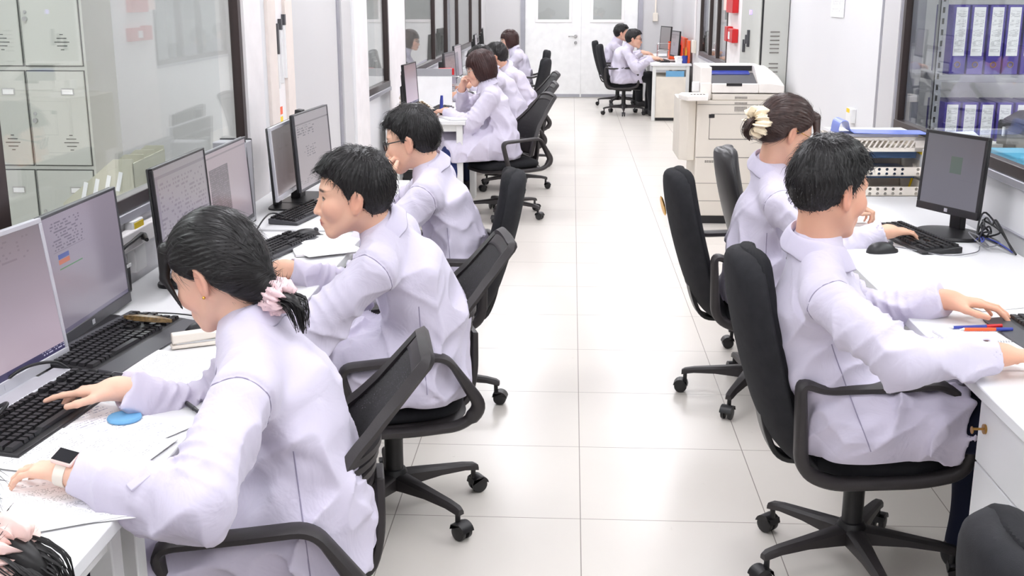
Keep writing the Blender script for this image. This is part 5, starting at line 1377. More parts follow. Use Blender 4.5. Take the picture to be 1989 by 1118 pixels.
    if skirt:
        for hp, kn in ((hipL, kL), (hipR, kR)):
            e = hp + (kn - hp) * coat_len / 0.42; dd = nrm(kn - hp)
            pr.append(RC(hp, e + dd * 0.10, 0.115, 0.092, cut=(e, dd)).setop('u', 0.05))
        mid = (hipL + hipR) / 2; e = mid + face * coat_len
        pr.append(RC(mid, e + face * 0.10, 0.09, 0.07, cut=(e, face)).setop('u', 0.06))
        pr.append(SEG((pel - face * 0.02 - A_(0, 0, 0.075), 0.205, 0.135), (pel, 0.19, 0.14), lat).setop('u', 0.05))
    seatz = 0.452
    def disp(P):
        q = P - org; a = q @ face; b = q @ lat; z = q[:, 2]
        low = np.clip((1.0 - z) / 0.3, 0.25, 1.0)
        r = wob(np.stack([a * 1.0 + z * 0.55, b * 1.15, z * 0.42 - a * 0.7], 1), 15.0, seed)
        r2 = wob(np.stack([a * 0.8 - z * 0.4, b * 0.8 + z * 0.6, z * 0.45 + b * 0.4], 1), 24.0, seed + 3.0)
        d = -0.022 * low * (1 - np.minimum(1, np.abs(r) * 1.5)) ** 1.6 - 0.011 * low * (1 - np.minimum(1, np.abs(r2) * 1.3)) ** 2 + 0.005 * wob(P, 8.0, seed + 1.0) + 0.005
        # armhole seams
        for S, E in ((shL, elL), (shR, elR)):
            ax = nrm(0.75 * (E - S) / np.linalg.norm(E - S) + 0.75 * slat * (1 if S is shL else -1)); t = (P - S) @ ax - 0.018; rr = np.linalg.norm(P - S, axis=1)
            d = d + 0.0055 * np.exp(-(t / 0.006) ** 2) * (rr < 0.12)
        # back seam at the waist
        return d
    pr.append(FN(lambda P: seatz + 0.012 * (np.abs((P - org) @ lat) > 0.5) - P[:, 2], pel, 3.0).setop('s', 0.0)) if False else None
    V, F = surface(pr, h, disp); seam_runs = []
    def field(Q): return combine(pr, Q) + disp(Q)
    def trace(c0, dirs, r0=0.16):
        P0 = c0 + dirs * r0; st = np.zeros(len(dirs)); out = P0.copy(); done = np.zeros(len(dirs), bool)
        for _ in range(75):
            d = field(out); done |= d < 0.0012; out = np.where(done[:, None], out, out - dirs * 0.002)
        return out, done
    if seams:
        for S, E, sg in ((shL, elL, 1), (shR, elR, -1)):
            ax = nrm(0.75 * nrm(E - S) + 0.75 * slat * sg); u = nrm(np.cross(ax, A_(0, 0, 1.0) if abs(ax[2]) < 0.9 else A_(1.0, 0, 0))); w_ = np.cross(ax, u)
            th = np.linspace(0, 2 * PI, 73)[:-1]; dirs = np.cos(th)[:, None] * u + np.sin(th)[:, None] * w_
            pts, ok = trace(S + ax * 0.022, dirs, 0.13); dist = np.linalg.norm(pts - S, axis=1)
            run = []; runs = []
            for i in range(72):
                good = ok[i] and dist[i] < 0.108
                if good: run.append(Vector(pts[i] - org))
                if (not good or i == 71) and run:
                    runs.append(run); run = []
            seam_runs.extend(r for r in runs if len(r) > 4)
        for sg in (1, -1):
            zs = np.linspace(0.5, chest[2] - 0.07, 26); cs = np.stack([waist * 0 + (pel + (chest - pel) * ((z - pel[2]) / (chest[2] - pel[2]))) for z in zs]); cs[:, 2] = zs
            run = []
            for c_ in cs:
                o_, k_ = trace(c_ - face * 0.01, (lat * sg)[None], 0.26)
                if k_[0]: run.append(Vector(o_[0] - org))
            if len(run) > 8: seam_runs.append(run)
    # the skirt rests on the seat and on the sitter's back rest
    lowm = V[:, 2] < seatz
    V[lowm, 2] = seatz + (V[lowm, 2] - seatz) * 0.25
    V = relax(V, F, 1, 0.2)
    coat = mesh_obj('lab_coat', V, F, coat_mat, body, org)
    for rn_ in seam_runs:
        MB().tube(rn_, 0.0017, n=5).build('seam', 'seam', coat, smooth=60)
    # collar
    axn = nrm(skull - neck); fl = nrm(fr[0] - (fr[0] @ axn) * axn); fl = nrm(0.6 * fl + 0.4 * face); fl = nrm(fl - (fl @ axn) * axn); ll = np.cross(axn, fl)
    cb = neck + axn * (0.014 if not fem else 0.022) - fl * 0.004
    prof = [(0.004, -0.035), (0.001, 0.000), (0.000, 0.022), (0.004, 0.030), (0.010, 0.025), (0.021, 0.004), (0.035, -0.024)]
    n = 44; g = MB(); rows = []
    rb = 0.059 if not fem else 0.057
    for i in range(n + 1):
        ph = math.radians(-152 + 304 * i / n); fx = abs(i / n - 0.5) * 2
        dirv = -fl * math.cos(ph) + ll * math.sin(ph); row = []
        drop = 0.055 * max(0.0, fx - 0.45) ** 1.2 * 1.8
        for j, (o_, z_) in enumerate(prof):
            zz = z_ - (drop * (1.25 if j >= 5 else 0.9) if j >= 1 else drop) + (0.004 * math.sin(6 * ph + seed) if j > 4 else 0)
            row.append(cb + dirv * (rb + o_ * (0.65 + 0.35 * fx) + 0.010 * fx + (0.010 * fx if j >= 5 else 0)) + axn * zz - org)
        rows.append([g.pts([p])  for p in row])
    for i in range(n):
        for j in range(len(prof) - 1): g._face((rows[i][j], rows[i + 1][j], rows[i + 1][j + 1], rows[i][j + 1]))
    co_ = g.build('collar', 'coat_in', coat, smooth=70)
    md = co_.modifiers.new('thick', 'SOLIDIFY'); md.thickness = 0.004; md.offset = 0
    sb = co_.modifiers.new('sub', 'SUBSURF'); sb.levels = 1; sb.render_levels = 1
    # trousers and shoes
    if legs:
        pr = [SEG((pel - A_(0, 0, 0.01), 0.165, 0.115), (waist * 0.3 + pel * 0.7, 0.15, 0.10), lat)]
        for hp, kn, an in ((hipL, kL, aL), (hipR, kR, aR)):
            pr += [RC(hp, kn, 0.088, 0.068).setop('u', 0.04), RC(kn, an - A_(0, 0, 0.03), 0.066, 0.054, cut=(an - A_(0, 0, 0.015), A_(0, 0, -1))).setop('u', 0.02)]
        V, F = surface(pr, h * 1.4, lambda P: 0.004 * wob(P, 26.0, seed))
        mesh_obj('trousers', V, F, pants, body, org)
        for an in (aL, aR):
            sp = [RC(an - A_(0, 0, 0.045) - face * 0.02, an + face * 0.15 - A_(0, 0, 0.062), 0.045, 0.033), RC(an + A_(0, 0, 0.0), an - A_(0, 0, 0.04), 0.044, 0.046).setop('u', 0.03), FN(lambda P: 0.004 - P[:, 2], an, 1.0).setop('i', 0.0)]
            V, F = surface(sp, 0.007 * QUAL)
            mesh_obj('shoe', V, F, 'shoe', body, org)
    # hair
    hf = hair_sdf(hair)
    V, F = surface([FN(lambda P: hf(toh(P)) * k, hc, 0.175 * k)], hh * 0.9)
    mode = {'short': 'crown', 'bob': 'down', 'pony': 'back', 'knot': 'back_high'}[hair]
    SV, SF = strands(V, F, fr, hc, mode, strand[0], strand[1], strand[2], seed)
    F2 = np.concatenate([F, SF + len(V)]); V2 = np.concatenate([V, SV])
    ho = mesh_obj('hair', V2, F2, hmat, body, org)
    W = lambda a, b, c: hc + (fr.T @ A_(a, b, c)) * k
    if glasses:
        go = bpy.data.objects.new('glasses', None); C.objects.link(go); go.parent = body; go['label'] = glasses[1]
        th = glasses[2]
        fm = MB()
        for s_ in (-1, 1):
            rim = []
            for j in range(24):
                a, b = superpt(0.026, 0.018, 2 * PI * j / 24, 2.8); rim.append(Vector(W(0.106 - 0.010 * ((s_ * 0.033 + a) / 0.06) ** 2, s_ * 0.033 + a, -0.001 + b) - org))
            fm.tube(rim, th, n=6, loop=True)
            fm.tube([Vector(W(*q) - org) for q in ((0.097, s_ * 0.058, 0.006), (0.085, s_ * 0.072, 0.008), (0.0, s_ * 0.080, 0.010), (-0.018, s_ * 0.082, 0.002), (-0.030, s_ * 0.079, -0.020))], th, n=6)
        fm.tube([Vector(W(*q) - org) for q in ((0.106, -0.010, 0.006), (0.110, 0, 0.008), (0.106, 0.010, 0.006))], th, n=6)
        fm.build('spectacle_frame', glasses[0], go, smooth=60)
        for s_ in (-1, 1):
            ln = MB(); ln.prism([superpt(0.0255, 0.0175, 2 * PI * j / 20, 2.8) for j in range(20)], -0.0006, 0.0006)
            ln.v = [tuple(Vector(W(0.106 - 0.010 * ((s_ * 0.033 + p[0]) / 0.06) ** 2 + p[2], s_ * 0.033 + p[0], -0.001 + p[1]) - org)) for p in ln.v]
            ln.build('lens', 'glasslens', go)
    return dict(body=body, org=org, W=W, fr=fr, hc=hc, elL=elL, elR=elR, hair=ho, coat=coat, k=k, Wv=lambda *a: Vector(W(*a) - org))
M['denim'] = cloth_mat('dark_blue_denim', (34, 44, 92), 0.3)
M['black_cloth'] = cloth_mat('black_trousers', (24, 24, 28), 0.3)
TYPE = dict(curl=(18, 32, 20), spread=6)
# 1  woman with the pink scrunchie (nearest of the left row)
p = person('woman with a black ponytail in a pink scrunchie, wearing a smartwatch',
    pel=(-0.585, 2.24, 0.545), face=(-0.96, -0.28), chest=(-0.605, 2.235, 0.82), neck=(-0.672, 2.275, 0.945), hc=(-0.742, 2.29, 1.065), look=(-0.84, 0.30, -0.42),
    shL=(-0.625, 2.04, 0.878), shR=(-0.66, 2.405, 0.895), wrL=(-0.885, 1.845, 0.800), wrR=(-0.965, 2.265, 0.808),
    hL=dict(d=(-0.92, 0.36, -0.06), n=(0, 0.1, 1), curl=(14, 26, 16), spread=5), hR=dict(d=(-0.98, 0.06, -0.10), n=(0.0, 0.25, 1), curl=(18, 30, 18), spread=8, curls={'i': (4, 8, 6), 'm': (24, 30, 20)}),
    eL=(0.0, -1.0, -0.55), eR=(0.2, 0.5, -0.9), fem=True, hair='pony', hmat='hair_black', skin=(236, 194, 170), h=0.0048, hh=0.0038, seed=1, scale=0.95, strand=(1500, 0.05, 0.0008), hs=0.97, coat_len=0.33, cw=0.96, seams=True)
# ponytail, scrunchie, watch, ear stud, sleeve tab
W = p['Wv']; b = p['body']
scrunchie('scrunchie', b, p['org'], p['W'](-0.122, 0, -0.103), p['fr'].T @ A_(-0.7, 0, -0.7), 0.026, 0.020, 'pinkcloth', 2, 0.35, 'pale pink satin scrunchie')
def tail(pts, n, r, mat, parent, seed, wid=0.0016, spreadt=0.9):
    rnd = random.Random(seed); mb = MB(); path = smoothpath(pts, 6)
    for i in range(n):
        a = rnd.uniform(0, 2 * PI); q = math.sqrt(rnd.random()); pp = []
        e = 1 - 0.25 * rnd.random()
        m = max(4, int(len(path) * e))
        for j in range(m):
            t = j / (len(path) - 1); s_ = r * q * (0.7 + spreadt * math.sin(PI * min(1, t * 1.1)) * 0.6)
            pp.append(path[j] + Vector((math.cos(a) * s_, math.sin(a) * s_, math.sin(a * 3) * s_ * 0.3)) + Vector((rnd.uniform(-1, 1), rnd.uniform(-1, 1), rnd.uniform(-1, 1))) * 0.0008)
        mb.tube(pp, [wid * (1 - 0.75 * j / m) for j in range(m)], n=4)
    mb.tube(path, [r * 0.8 * (1 - 0.93 * (j / (len(path) - 1)) ** 2.2) for j in range(len(path))], n=12)
    return mb.build('ponytail', mat, parent, smooth=60)
tail([W(-0.10, 0, -0.085), W(-0.135, 0.0, -0.112), W(-0.160, 0, -0.128) + Vector((0.0, 0, -0.01)), W(-0.165, 0, -0.150) + Vector((0.0, 0, -0.05))], 170, 0.024, 'hair_black', b, 3)
o = MB().sphere(W(-0.006, 0.082, -0.044), 0.0035).build('ear_stud', 'gold', b, smooth=60)
# watch
fd = nrm(A_(-0.885, 1.845, 0.80) - p['elL']); wc = A_(-0.885, 1.845, 0.800) + fd * 0.012
wt = bpy.data.objects.new('smartwatch', None); C.objects.link(wt); wt.parent = b; wt['label'] = 'smartwatch with a pale band'
upv = nrm(A_(0.15, -0.35, 1) - (A_(0.15, -0.35, 1) @ fd) * fd); sdv = np.cross(fd, upv)
mb = MB(); mb.tube([Vector(wc - p['org'] + (upv * math.cos(a) * 0.026 + sdv * math.sin(a) * 0.029)) for a in [2 * PI * i / 28 for i in range(28)]], 1.0, prof=[(-0.0015, -0.009), (0.0015, -0.009), (0.0015, 0.009), (-0.0015, 0.009)], loop=True)
# band needs its flat side along the arm
mb = MB(); rings = []
for i in range(32):
    a = 2 * PI * i / 32; rad = upv * math.cos(a) * 0.0265 + sdv * math.sin(a) * 0.030; nn = nrm(rad)
    rings.append([Vector(wc - p['org'] + rad + nn * o_ + fd * z_) for o_, z_ in ((0, -0.010), (0.0025, -0.010), (0.0025, 0.010), (0, 0.010))])
mb.ring_loft(rings, True, loop=True); mb.build('band', 'cream', wt, smooth=50)
R3 = Matrix(((sdv[0], fd[0], upv[0]), (sdv[1], fd[1], upv[1]), (sdv[2], fd[2], upv[2]))).to_4x4(); cpos = Vector(wc - p['org'] + upv * 0.031)
mb = MB(); mb.box((0, 0, 0), (0.036, 0.042, 0.010), mat=Matrix.Translation(cpos) @ R3); mb.build('watch_case', 'palepink', wt, bevel=0.004, seg=3)
mb = MB(); mb.box((0, 0, 0.0052), (0.031, 0.037, 0.001), mat=Matrix.Translation(cpos) @ R3); mb.build('screen', 'lens', wt, bevel=0.0004)
el = p['elL']; tp = el * 0.62 + A_(-0.885, 1.845, 0.80) * 0.38
mb = MB(); fu = nrm(A_(0.25, -0.75, 0.75) - (A_(0.25, -0.75, 0.75) @ fd) * fd); s2 = np.cross(fd, fu)
R3 = Matrix(((fd[0], s2[0], fu[0]), (fd[1], s2[1], fu[1]), (fd[2], s2[2], fu[2]))).to_4x4()
mb.box((0, 0, 0), (0.018, 0.042, 0.006), mat=Matrix.Translation(Vector(tp - p['org'] + fu * 0.0545)) @ R3 @ Matrix.Rotation(0.5, 4, 'Z')); mb.build('sleeve_tab', 'coat_in', p['coat'], bevel=0.002)

# 2  man with the dark fringe
person('man with a dark fringe and no glasses, seated behind the ponytailed woman',
    pel=(-0.47, 3.32, 0.545), face=(-0.97, -0.22), chest=(-0.48, 3.28, 0.83), neck=(-0.552, 3.245, 0.962), hc=(-0.622, 3.2, 1.072), look=(-0.995, -0.10, -0.08),
    shL=(-0.545, 3.06, 0.89), shR=(-0.535, 3.45, 0.905), wrL=(-0.93, 3.08, 0.80), wrR=(-0.885, 3.395, 0.803),
    hL=dict(d=(-1, 0.15, -0.05), n=(0, 0, 1)), hR=dict(d=(-1, 0.1, -0.05), n=(0, -0.2, 1), curl=(10, 20, 12)),
    eL=(0.3, -0.6, -0.8), eR=(0.3, 0.6, -0.8), hair='short', skin=(230, 186, 160), h=0.005, hh=0.0037, seed=2, seams=True, strand=(1500, 0.032, 0.0010))
# 3  man with glasses, chin in hand
person('man with black rimmed glasses resting his chin on his hand',
    pel=(-0.48, 4.42, 0.545), face=(-0.99, -0.1), chest=(-0.50, 4.41, 0.835), neck=(-0.548, 4.405, 0.968), hc=(-0.618, 4.39, 1.082), look=(-0.97, 0.20, -0.22),
    shL=(-0.545, 4.215, 0.895), shR=(-0.54, 4.60, 0.905), wrL=(-0.735, 4.30, 0.905), wrR=(-0.95, 4.70, 0.803),
    hL=dict(d=(0.10, 0.38, 0.90), n=(-0.85, -0.45, 0.2), curl=(40, 50, 30), spread=3), hR=dict(d=(-0.85, 0.5, -0.05), n=(0, 0, 1)),
    eL=(-0.7, -0.4, -0.8), eR=(0.2, 0.6, -0.8), hair='short', skin=(234, 192, 166), h=0.0055, hh=0.0042, seed=3, seams=True, strand=(1300, 0.036, 0.0011), glasses=('black', 'black rimmed glasses', 0.0022))
# 4  woman with bobbed hair
person('woman with dark red bobbed hair and glasses resting her chin on her hand',
    pel=(-0.545, 8.48, 0.565), face=(-0.94, -0.34), chest=(-0.575, 8.50, 0.84), neck=(-0.625, 8.50, 0.985), hc=(-0.672, 8.5, 1.10), look=(-0.97, 0.05, -0.28),
    shL=(-0.585, 8.33, 0.91), shR=(-0.60, 8.67, 0.92), wrL=(-0.92, 8.40, 0.80), wrR=(-0.82, 8.56, 0.955),
    hL=dict(d=(-0.8, 0.5, -0.05), n=(0, 0, 1)), hR=dict(d=(0.22, -0.25, 0.92), n=(-0.9, 0.3, 0.2), curl=(45, 55, 30), spread=3),
    eL=(0.1, -0.5, -0.9), eR=(-0.6, 0.4, -0.8), fem=True, hair='bob', hmat='hair_brown', skin=(228, 184, 162), h=0.0075, hh=0.0052, seed=4, strand=(900, 0.06, 0.0012), coat_len=0.44, pants='denim', knee_z=0.50, glasses=('steel', 'thin metal glasses', 0.0018), scale=0.95)
# 5 6  men further along
person('person with short black hair half hidden behind the chin-resting woman',
    pel=(-0.50, 9.78, 0.545), face=(-1, 0), chest=(-0.585, 9.78, 0.86), neck=(-0.675, 9.78, 0.985), hc=(-0.77, 9.78, 1.08), look=(-0.95, 0, -0.35),
    shL=(-0.62, 9.60, 0.925), shR=(-0.62, 9.97, 0.925), wrL=(-1.0, 9.70, 0.80), wrR=(-0.95, 9.92, 0.80), hL=dict(d=(-1, 0.1, 0), n=(0, 0, 1)), hR=dict(d=(-1, 0, 0), n=(0, 0, 1)),
    hair='short', skin=(220, 172, 144), h=0.009, hh=0.006, seed=5, strand=(500, 0.036, 0.0014))
person('man with short black hair, two seats past the chin-resting woman',
    pel=(-0.47, 11.0, 0.545), face=(-1, 0.05), chest=(-0.545, 11.0, 0.83), neck=(-0.635, 10.97, 0.955), hc=(-0.715, 10.93, 1.06), look=(-0.97, 0.2, -0.25),
    shL=(-0.575, 10.80, 0.885), shR=(-0.575, 11.18, 0.885), wrL=(-0.96, 10.85, 0.80), wrR=(-0.96, 11.1, 0.80), hL=dict(d=(-1, 0.1, 0), n=(0, 0, 1)), hR=dict(d=(-1, 0, 0), n=(0, 0, 1)),
    hair='short', skin=(222, 174, 148), h=0.009, hh=0.006, seed=6, strand=(500, 0.036, 0.0014))
# 7  farthest woman
person('woman with a dark bob, farthest of the left row near the double door',
    pel=(-0.66, 14.45, 0.545), face=(-1, 0), chest=(-0.66, 14.45, 0.84), neck=(-0.72, 14.45, 0.965), hc=(-0.785, 14.45, 1.075), look=(-0.98, -0.1, -0.1),
    shL=(-0.67, 14.27, 0.90), shR=(-0.67, 14.62, 0.90), wrL=(-1.0, 14.35, 0.80), wrR=(-1.0, 14.55, 0.80), hL=dict(d=(-1, 0.1, 0), n=(0, 0, 1)), hR=dict(d=(-1, 0, 0), n=(0, 0, 1)),
    fem=True, hair='bob', hmat='hair_brown', skin=(228, 184, 162), h=0.010, hh=0.0065, seed=7, strand=(400, 0.06, 0.0016), glasses=('steel', 'thin metal glasses', 0.0018), scale=0.95)
# 8 9  two men at the far right desk
person('man with glasses sitting upright at the far right desk, nearer of two',
    pel=(0.70, 16.05, 0.545), face=(1, -0.05), chest=(0.70, 15.99, 0.83), neck=(0.785, 15.93, 0.945), hc=(0.845, 15.9, 1.045), look=(0.99, -0.05, -0.08),
    shL=(0.735, 16.14, 0.88), shR=(0.735, 15.76, 0.875), wrL=(1.09, 15.92, 0.80), wrR=(1.09, 15.66, 0.80), hL=dict(d=(1, -0.1, 0), n=(0, 0, 1)), hR=dict(d=(1, 0, 0), n=(0, 0, 1)),
    eL=(0, 0.3, -0.9), eR=(0, -0.3, -0.9), hair='short', skin=(230, 188, 164), h=0.010, hh=0.0065, seed=8, strand=(400, 0.034, 0.0016), pants='black_cloth', glasses=('black', 'dark rimmed glasses', 0.002), coat_len=0.30)
person('man at the far right desk partly hidden behind the one with glasses',
    pel=(0.60, 17.4, 0.545), face=(1, -0.05), chest=(0.615, 17.36, 0.84), neck=(0.685, 17.33, 0.97), hc=(0.735, 17.3, 1.08), look=(0.99, 0.1, -0.05),
    shL=(0.63, 17.53, 0.90), shR=(0.63, 17.15, 0.895), wrL=(1.05, 17.4, 0.80), wrR=(1.05, 17.1, 0.80), hL=dict(d=(1, -0.1, 0), n=(0, 0, 1)), hR=dict(d=(1, 0, 0), n=(0, 0, 1)),
    eL=(0, 0.3, -0.9), eR=(0, -0.3, -0.9), hair='short', skin=(230, 188, 164), h=0.010, hh=0.0065, seed=9, strand=(400, 0.034, 0.0016), pants='black_cloth')
# 10  man at the right
person('man with short black hair typing at the right edge, in a charcoal chair',
    pel=(0.778, 2.97, 0.55), face=(0.99, -0.05), chest=(0.655, 2.935, 0.845), neck=(0.640, 2.915, 1.005), hc=(0.662, 2.9, 1.15), look=(0.83, 0.52, -0.15),
    shL=(0.68, 3.125, 0.925), shR=(0.632, 2.735, 0.905), wrL=(1.055, 3.127, 0.803), wrR=(1.01, 2.605, 0.808),
    hL=dict(d=(0.98, -0.12, -0.06), n=(0.05, 0.15, 1), curl=(10, 24, 14), spread=8), hR=dict(d=(0.97, 0.2, -0.05), n=(0, 0.1, 1), curl=(14, 26, 14), spread=6),
    eL=(-0.1, 0.6, -0.8), eR=(-0.2, -1.0, -0.35), hair='short', skin=(222, 172, 146), h=0.005, hh=0.0038, seed=10, seams=True, strand=(1700, 0.032, 0.0010), coat_len=0.265, cw=1.04)
# 11  woman with the cream hair tie
q = person('woman with brown hair gathered in a large cream hair tie',
    pel=(0.775, 4.42, 0.545), face=(0.99, -0.08), chest=(0.765, 4.39, 0.83), neck=(0.765, 4.38, 0.985), hc=(0.812, 4.35, 1.13), look=(0.86, 0.32, -0.40),
    shL=(0.80, 4.555, 0.90), shR=(0.77, 4.205, 0.89), wrL=(1.08, 4.48, 0.80), wrR=(1.145, 4.075, 0.803),
    hL=dict(d=(0.9, -0.1, 0.2), n=(0, 0.2, 1), curl=(40, 60, 30)), hR=dict(d=(0.86, 0.5, -0.05), n=(0, 0, 1), curl=(12, 26, 14), spread=7),
    eL=(-0.1, 0.5, -0.9), eR=(-0.1, -0.5, -0.9), fem=True, hair='knot', hmat='hair_soft', skin=(230, 184, 158), h=0.0058, hh=0.0042, seed=11, seams=True, strand=(1500, 0.05, 0.0009), scale=0.96, glasses=('gold', 'thin gold glasses', 0.0015))
W = q['Wv']
scrunchie('hair_tie', q['body'], q['org'], q['W'](-0.125, 0, -0.012), q['fr'].T @ A_(-0.8, 0, -0.3), 0.040, 0.030, 'creamcloth', 5, 0.5, 'large ruffled cream hair tie')
tail([W(-0.115, 0, -0.02), W(-0.145, 0.0, -0.015), W(-0.15, 0, -0.06), W(-0.125, 0, -0.088)], 90, 0.024, 'hair_soft', q['body'], 4)
# 12  person cut off at the lower left corner
q = person('person cut off at the lower left corner, with a pale pink scrunchie',
    pel=(-0.52, 1.0, 0.545), face=(-1, 0), chest=(-0.60, 1.03, 0.83), neck=(-0.68, 1.07, 0.97), hc=(-0.752, 1.10, 1.10), look=(-0.97, 0.05, -0.2),
    shL=(-0.60, 0.87, 0.87), shR=(-0.60, 1.19, 0.86), wrL=(-0.95, 0.95, 0.80), wrR=(-0.95, 1.2, 0.80), hL=dict(d=(-1, 0.1, 0), n=(0, 0, 1)), hR=dict(d=(-1, 0, 0), n=(0, 0, 1)),
    fem=True, hair='pony', hmat='hair_black', skin=(236, 194, 170), h=0.007, hh=0.005, seed=12, strand=(900, 0.05, 0.0008), scale=0.95, hs=0.97)
W = q['Wv']
scrunchie('scrunchie', q['body'], q['org'], q['W'](-0.128, 0, -0.085), q['fr'].T @ A_(-0.9, 0, -0.3), 0.024, 0.022, 'palepink', 9, 0.5, 'pale pink ruffled scrunchie')
tail([W(-0.11, 0, -0.07), W(-0.145, 0.0, -0.095), W(-0.165, 0, -0.14), W(-0.15, 0, -0.28)], 190, 0.030, 'hair_black', q['body'], 6)
# ------------------------------------------------------------------ copier in front of the cabinet
t = thing('copier', 'large putty coloured copier with an open top slot, standing by the right wall', 'copier', (0.905, 8.25, 0))
def pb(a, b, mb): return mb.bb(a, b)
mb = MB(); mb.bb((0.0, 0.0, 0.06), (0.64, 0.62, 0.90)); mb.bb((0.10, 0.0, 0.90), (0.64, 0.60, 0.945)); mb.build('body', 'printer', t, bevel=0.008)
MB().bb((0.03, 0.02, 0.0), (0.61, 0.60, 0.06)).build('plinth', 'black', t)
mb = MB(); mb.prism([(-0.115, 0.10), (-0.06, 0.04), (-0.002, 0.04), (-0.002, 0.58), (-0.115, 0.58)], 0.46, 0.895); mb.build('side_unit', 'printer', t, bevel=0.006)
# seams of the front covers
mb = MB()
for a, b in (((0.0, -0.002, 0.488), (0.64, 0.0, 0.492)), ((0.0, -0.002, 0.868), (0.64, 0.0, 0.871)), ((0.10, -0.002, 0.80), (0.64, 0.0, 0.803)), ((0.09, -0.002, 0.62), (0.55, 0.0, 0.625)), ((0.09, -0.002, 0.62), (0.094, 0.0, 0.80)), ((0.0, -0.002, 0.30), (0.64, 0.0, 0.303)), ((0.0, -0.002, 0.17), (0.64, 0.0, 0.173)), ((0.10, -0.002, 0.90), (0.103, 0, 0.945))): mb.bb(a, b)
mb.build('cover_seams', 'line', t)
MB().bb((0.085, -0.004, 0.775), (0.125, -0.001, 0.80)).build('latch', 'black', t)
for k, (x0, x1, z0, z1) in enumerate(((0.265, 0.345, 0.912, 0.936), (0.265, 0.345, 0.874, 0.895), (0.265, 0.345, 0.822, 0.858), (0.365, 0.42, 0.822, 0.858), (0.07, 0.175, 0.452, 0.480))):
    mb = MB()
    for j in range(9):
        x = x0 + (x1 - x0) * j / 8
        for q in range(3 if z1 - z0 > 0.03 else 2):
            zz = z0 + (z1 - z0) * q / 3; mb.bb((x, -0.003, zz), (x + (x1 - x0) / 14, 0.0, zz + (z1 - z0) / 4))
    mb.build('vent', 'line', t)
# top unit with the slot
mb = MB(); mb.bb((0.10, 0.0, 0.952), (0.43, 0.03, 1.018)); mb.ring_loft([[(0.43, y, z) for y, z in ((0.0, 0.952), (0.58, 0.952), (0.58, 1.13), (0.26, 1.13), (0.05, 1.03), (0.0, 1.02))], [(0.52, y, z) for y, z in ((0.0, 0.952), (0.58, 0.952), (0.58, 1.125), (0.30, 1.12), (0.05, 1.03), (0.0, 1.02))], [(0.61, y, z) for y, z in ((0.0, 0.952), (0.58, 0.952), (0.58, 1.06), (0.30, 1.055), (0.05, 1.015), (0.0, 1.005))]])
mb.bb((0.02, 0.06, 0.952), (0.10, 0.58, 1.13)).bb((0.10, 0.36, 0.952), (0.43, 0.58, 1.13)).bb((0.02, 0.03, 0.90), (0.10, 0.10, 1.02)); mb.build('scanner_lid', 'printer_light', t, bevel=0.006)
mb = MB(); mb.ring_loft([[(x, 0.03, 1.0), (x, 0.30, 1.075), (x, 0.30, 1.068), (x, 0.03, 0.99)] for x in (0.102, 0.428)]); mb.build('document_tray', 'darkgrey', t)
mb = MB(); mb.ring_loft([[(x, 0.26, 1.070), (x, 0.35, 1.088), (x, 0.35, 1.08), (x, 0.26, 1.062)] for x in (0.11, 0.40)]); mb.build('blue_guide', 'blue', t)
MB().bb((0.102, 0.352, 1.086), (0.428, 0.358, 1.122)).build('feed_slot', 'black', t)
MB().bb((0.20, -0.004, 1.0), (0.31, 0.03, 1.02)).build('tray_grip', 'black', t)
mb = MB(); mb.prism([(-0.135, 0.02), (-0.09, -0.14), (0.06, -0.14), (0.085, 0.04), (0.03, 0.12), (-0.11, 0.12)], 0.905, 0.945); mb.build('control_panel', 'printer_light', t, bevel=0.008)
mb = MB(); mb.bb((-0.085, -0.03, 0.945), (0.045, 0.06, 0.948)); mb.build('display', 'cream', t)
mb = MB()
for k in range(5): mb.bb((-0.06 + 0.022 * k, -0.085, 0.945), (-0.046 + 0.022 * k, -0.07, 0.949))
mb.build('buttons', 'line', t)
mb = MB(); mb.bb((-0.03, 0.12, 0.95), (0.07, 0.15, 1.02)); mb.build('handset_arm', 'white', t, bevel=0.006)

# electrical cabinet
t = thing('electrical_cabinet', 'tall pale grey cabinet with louvred side and black edge behind the copier', 'cabinet', (1.4, 8.66, 0))
MB().bb((0.0, 0.0, 0.0), (0.195, 1.0, 2.05)).build('body', 'locker', t, bevel=0.004)
mb = MB()
for z0 in (1.215, 0.985):
    for k in range(6): mb.box((0.098, -0.002, z0 + 0.03 * k), (0.068, 0.006, 0.006), rx=0.5)
mb.build('louvres', 'line', t)
MB().bb((-0.012, 0.02, 0.05), (-0.002, 0.98, 2.0)).build('door', 'locker', t, bevel=0.003)
MB().bb((-0.004, -0.003, 0.0), (0.008, 0.004, 2.05)).build('edge_seal', 'black', t)
for y, z, l in ((0.72, 1.235, 0.10), (0.50, 1.30, 0.13), (0.60, 1.29, 0.07)):
    mb = MB(); mb.box((-0.022, y, z), (0.02, 0.035, l)); mb.build('handle', 'darkgrey', t, bevel=0.003)
mb = MB(); mb.cyl((-0.012, 0.44, 1.50), (-0.03, 0.44, 1.50), 0.018); mb.build('pilot_lamp', emit('pilot_lamp_glow', (190, 170, 255), 2.5), t, smooth=40)
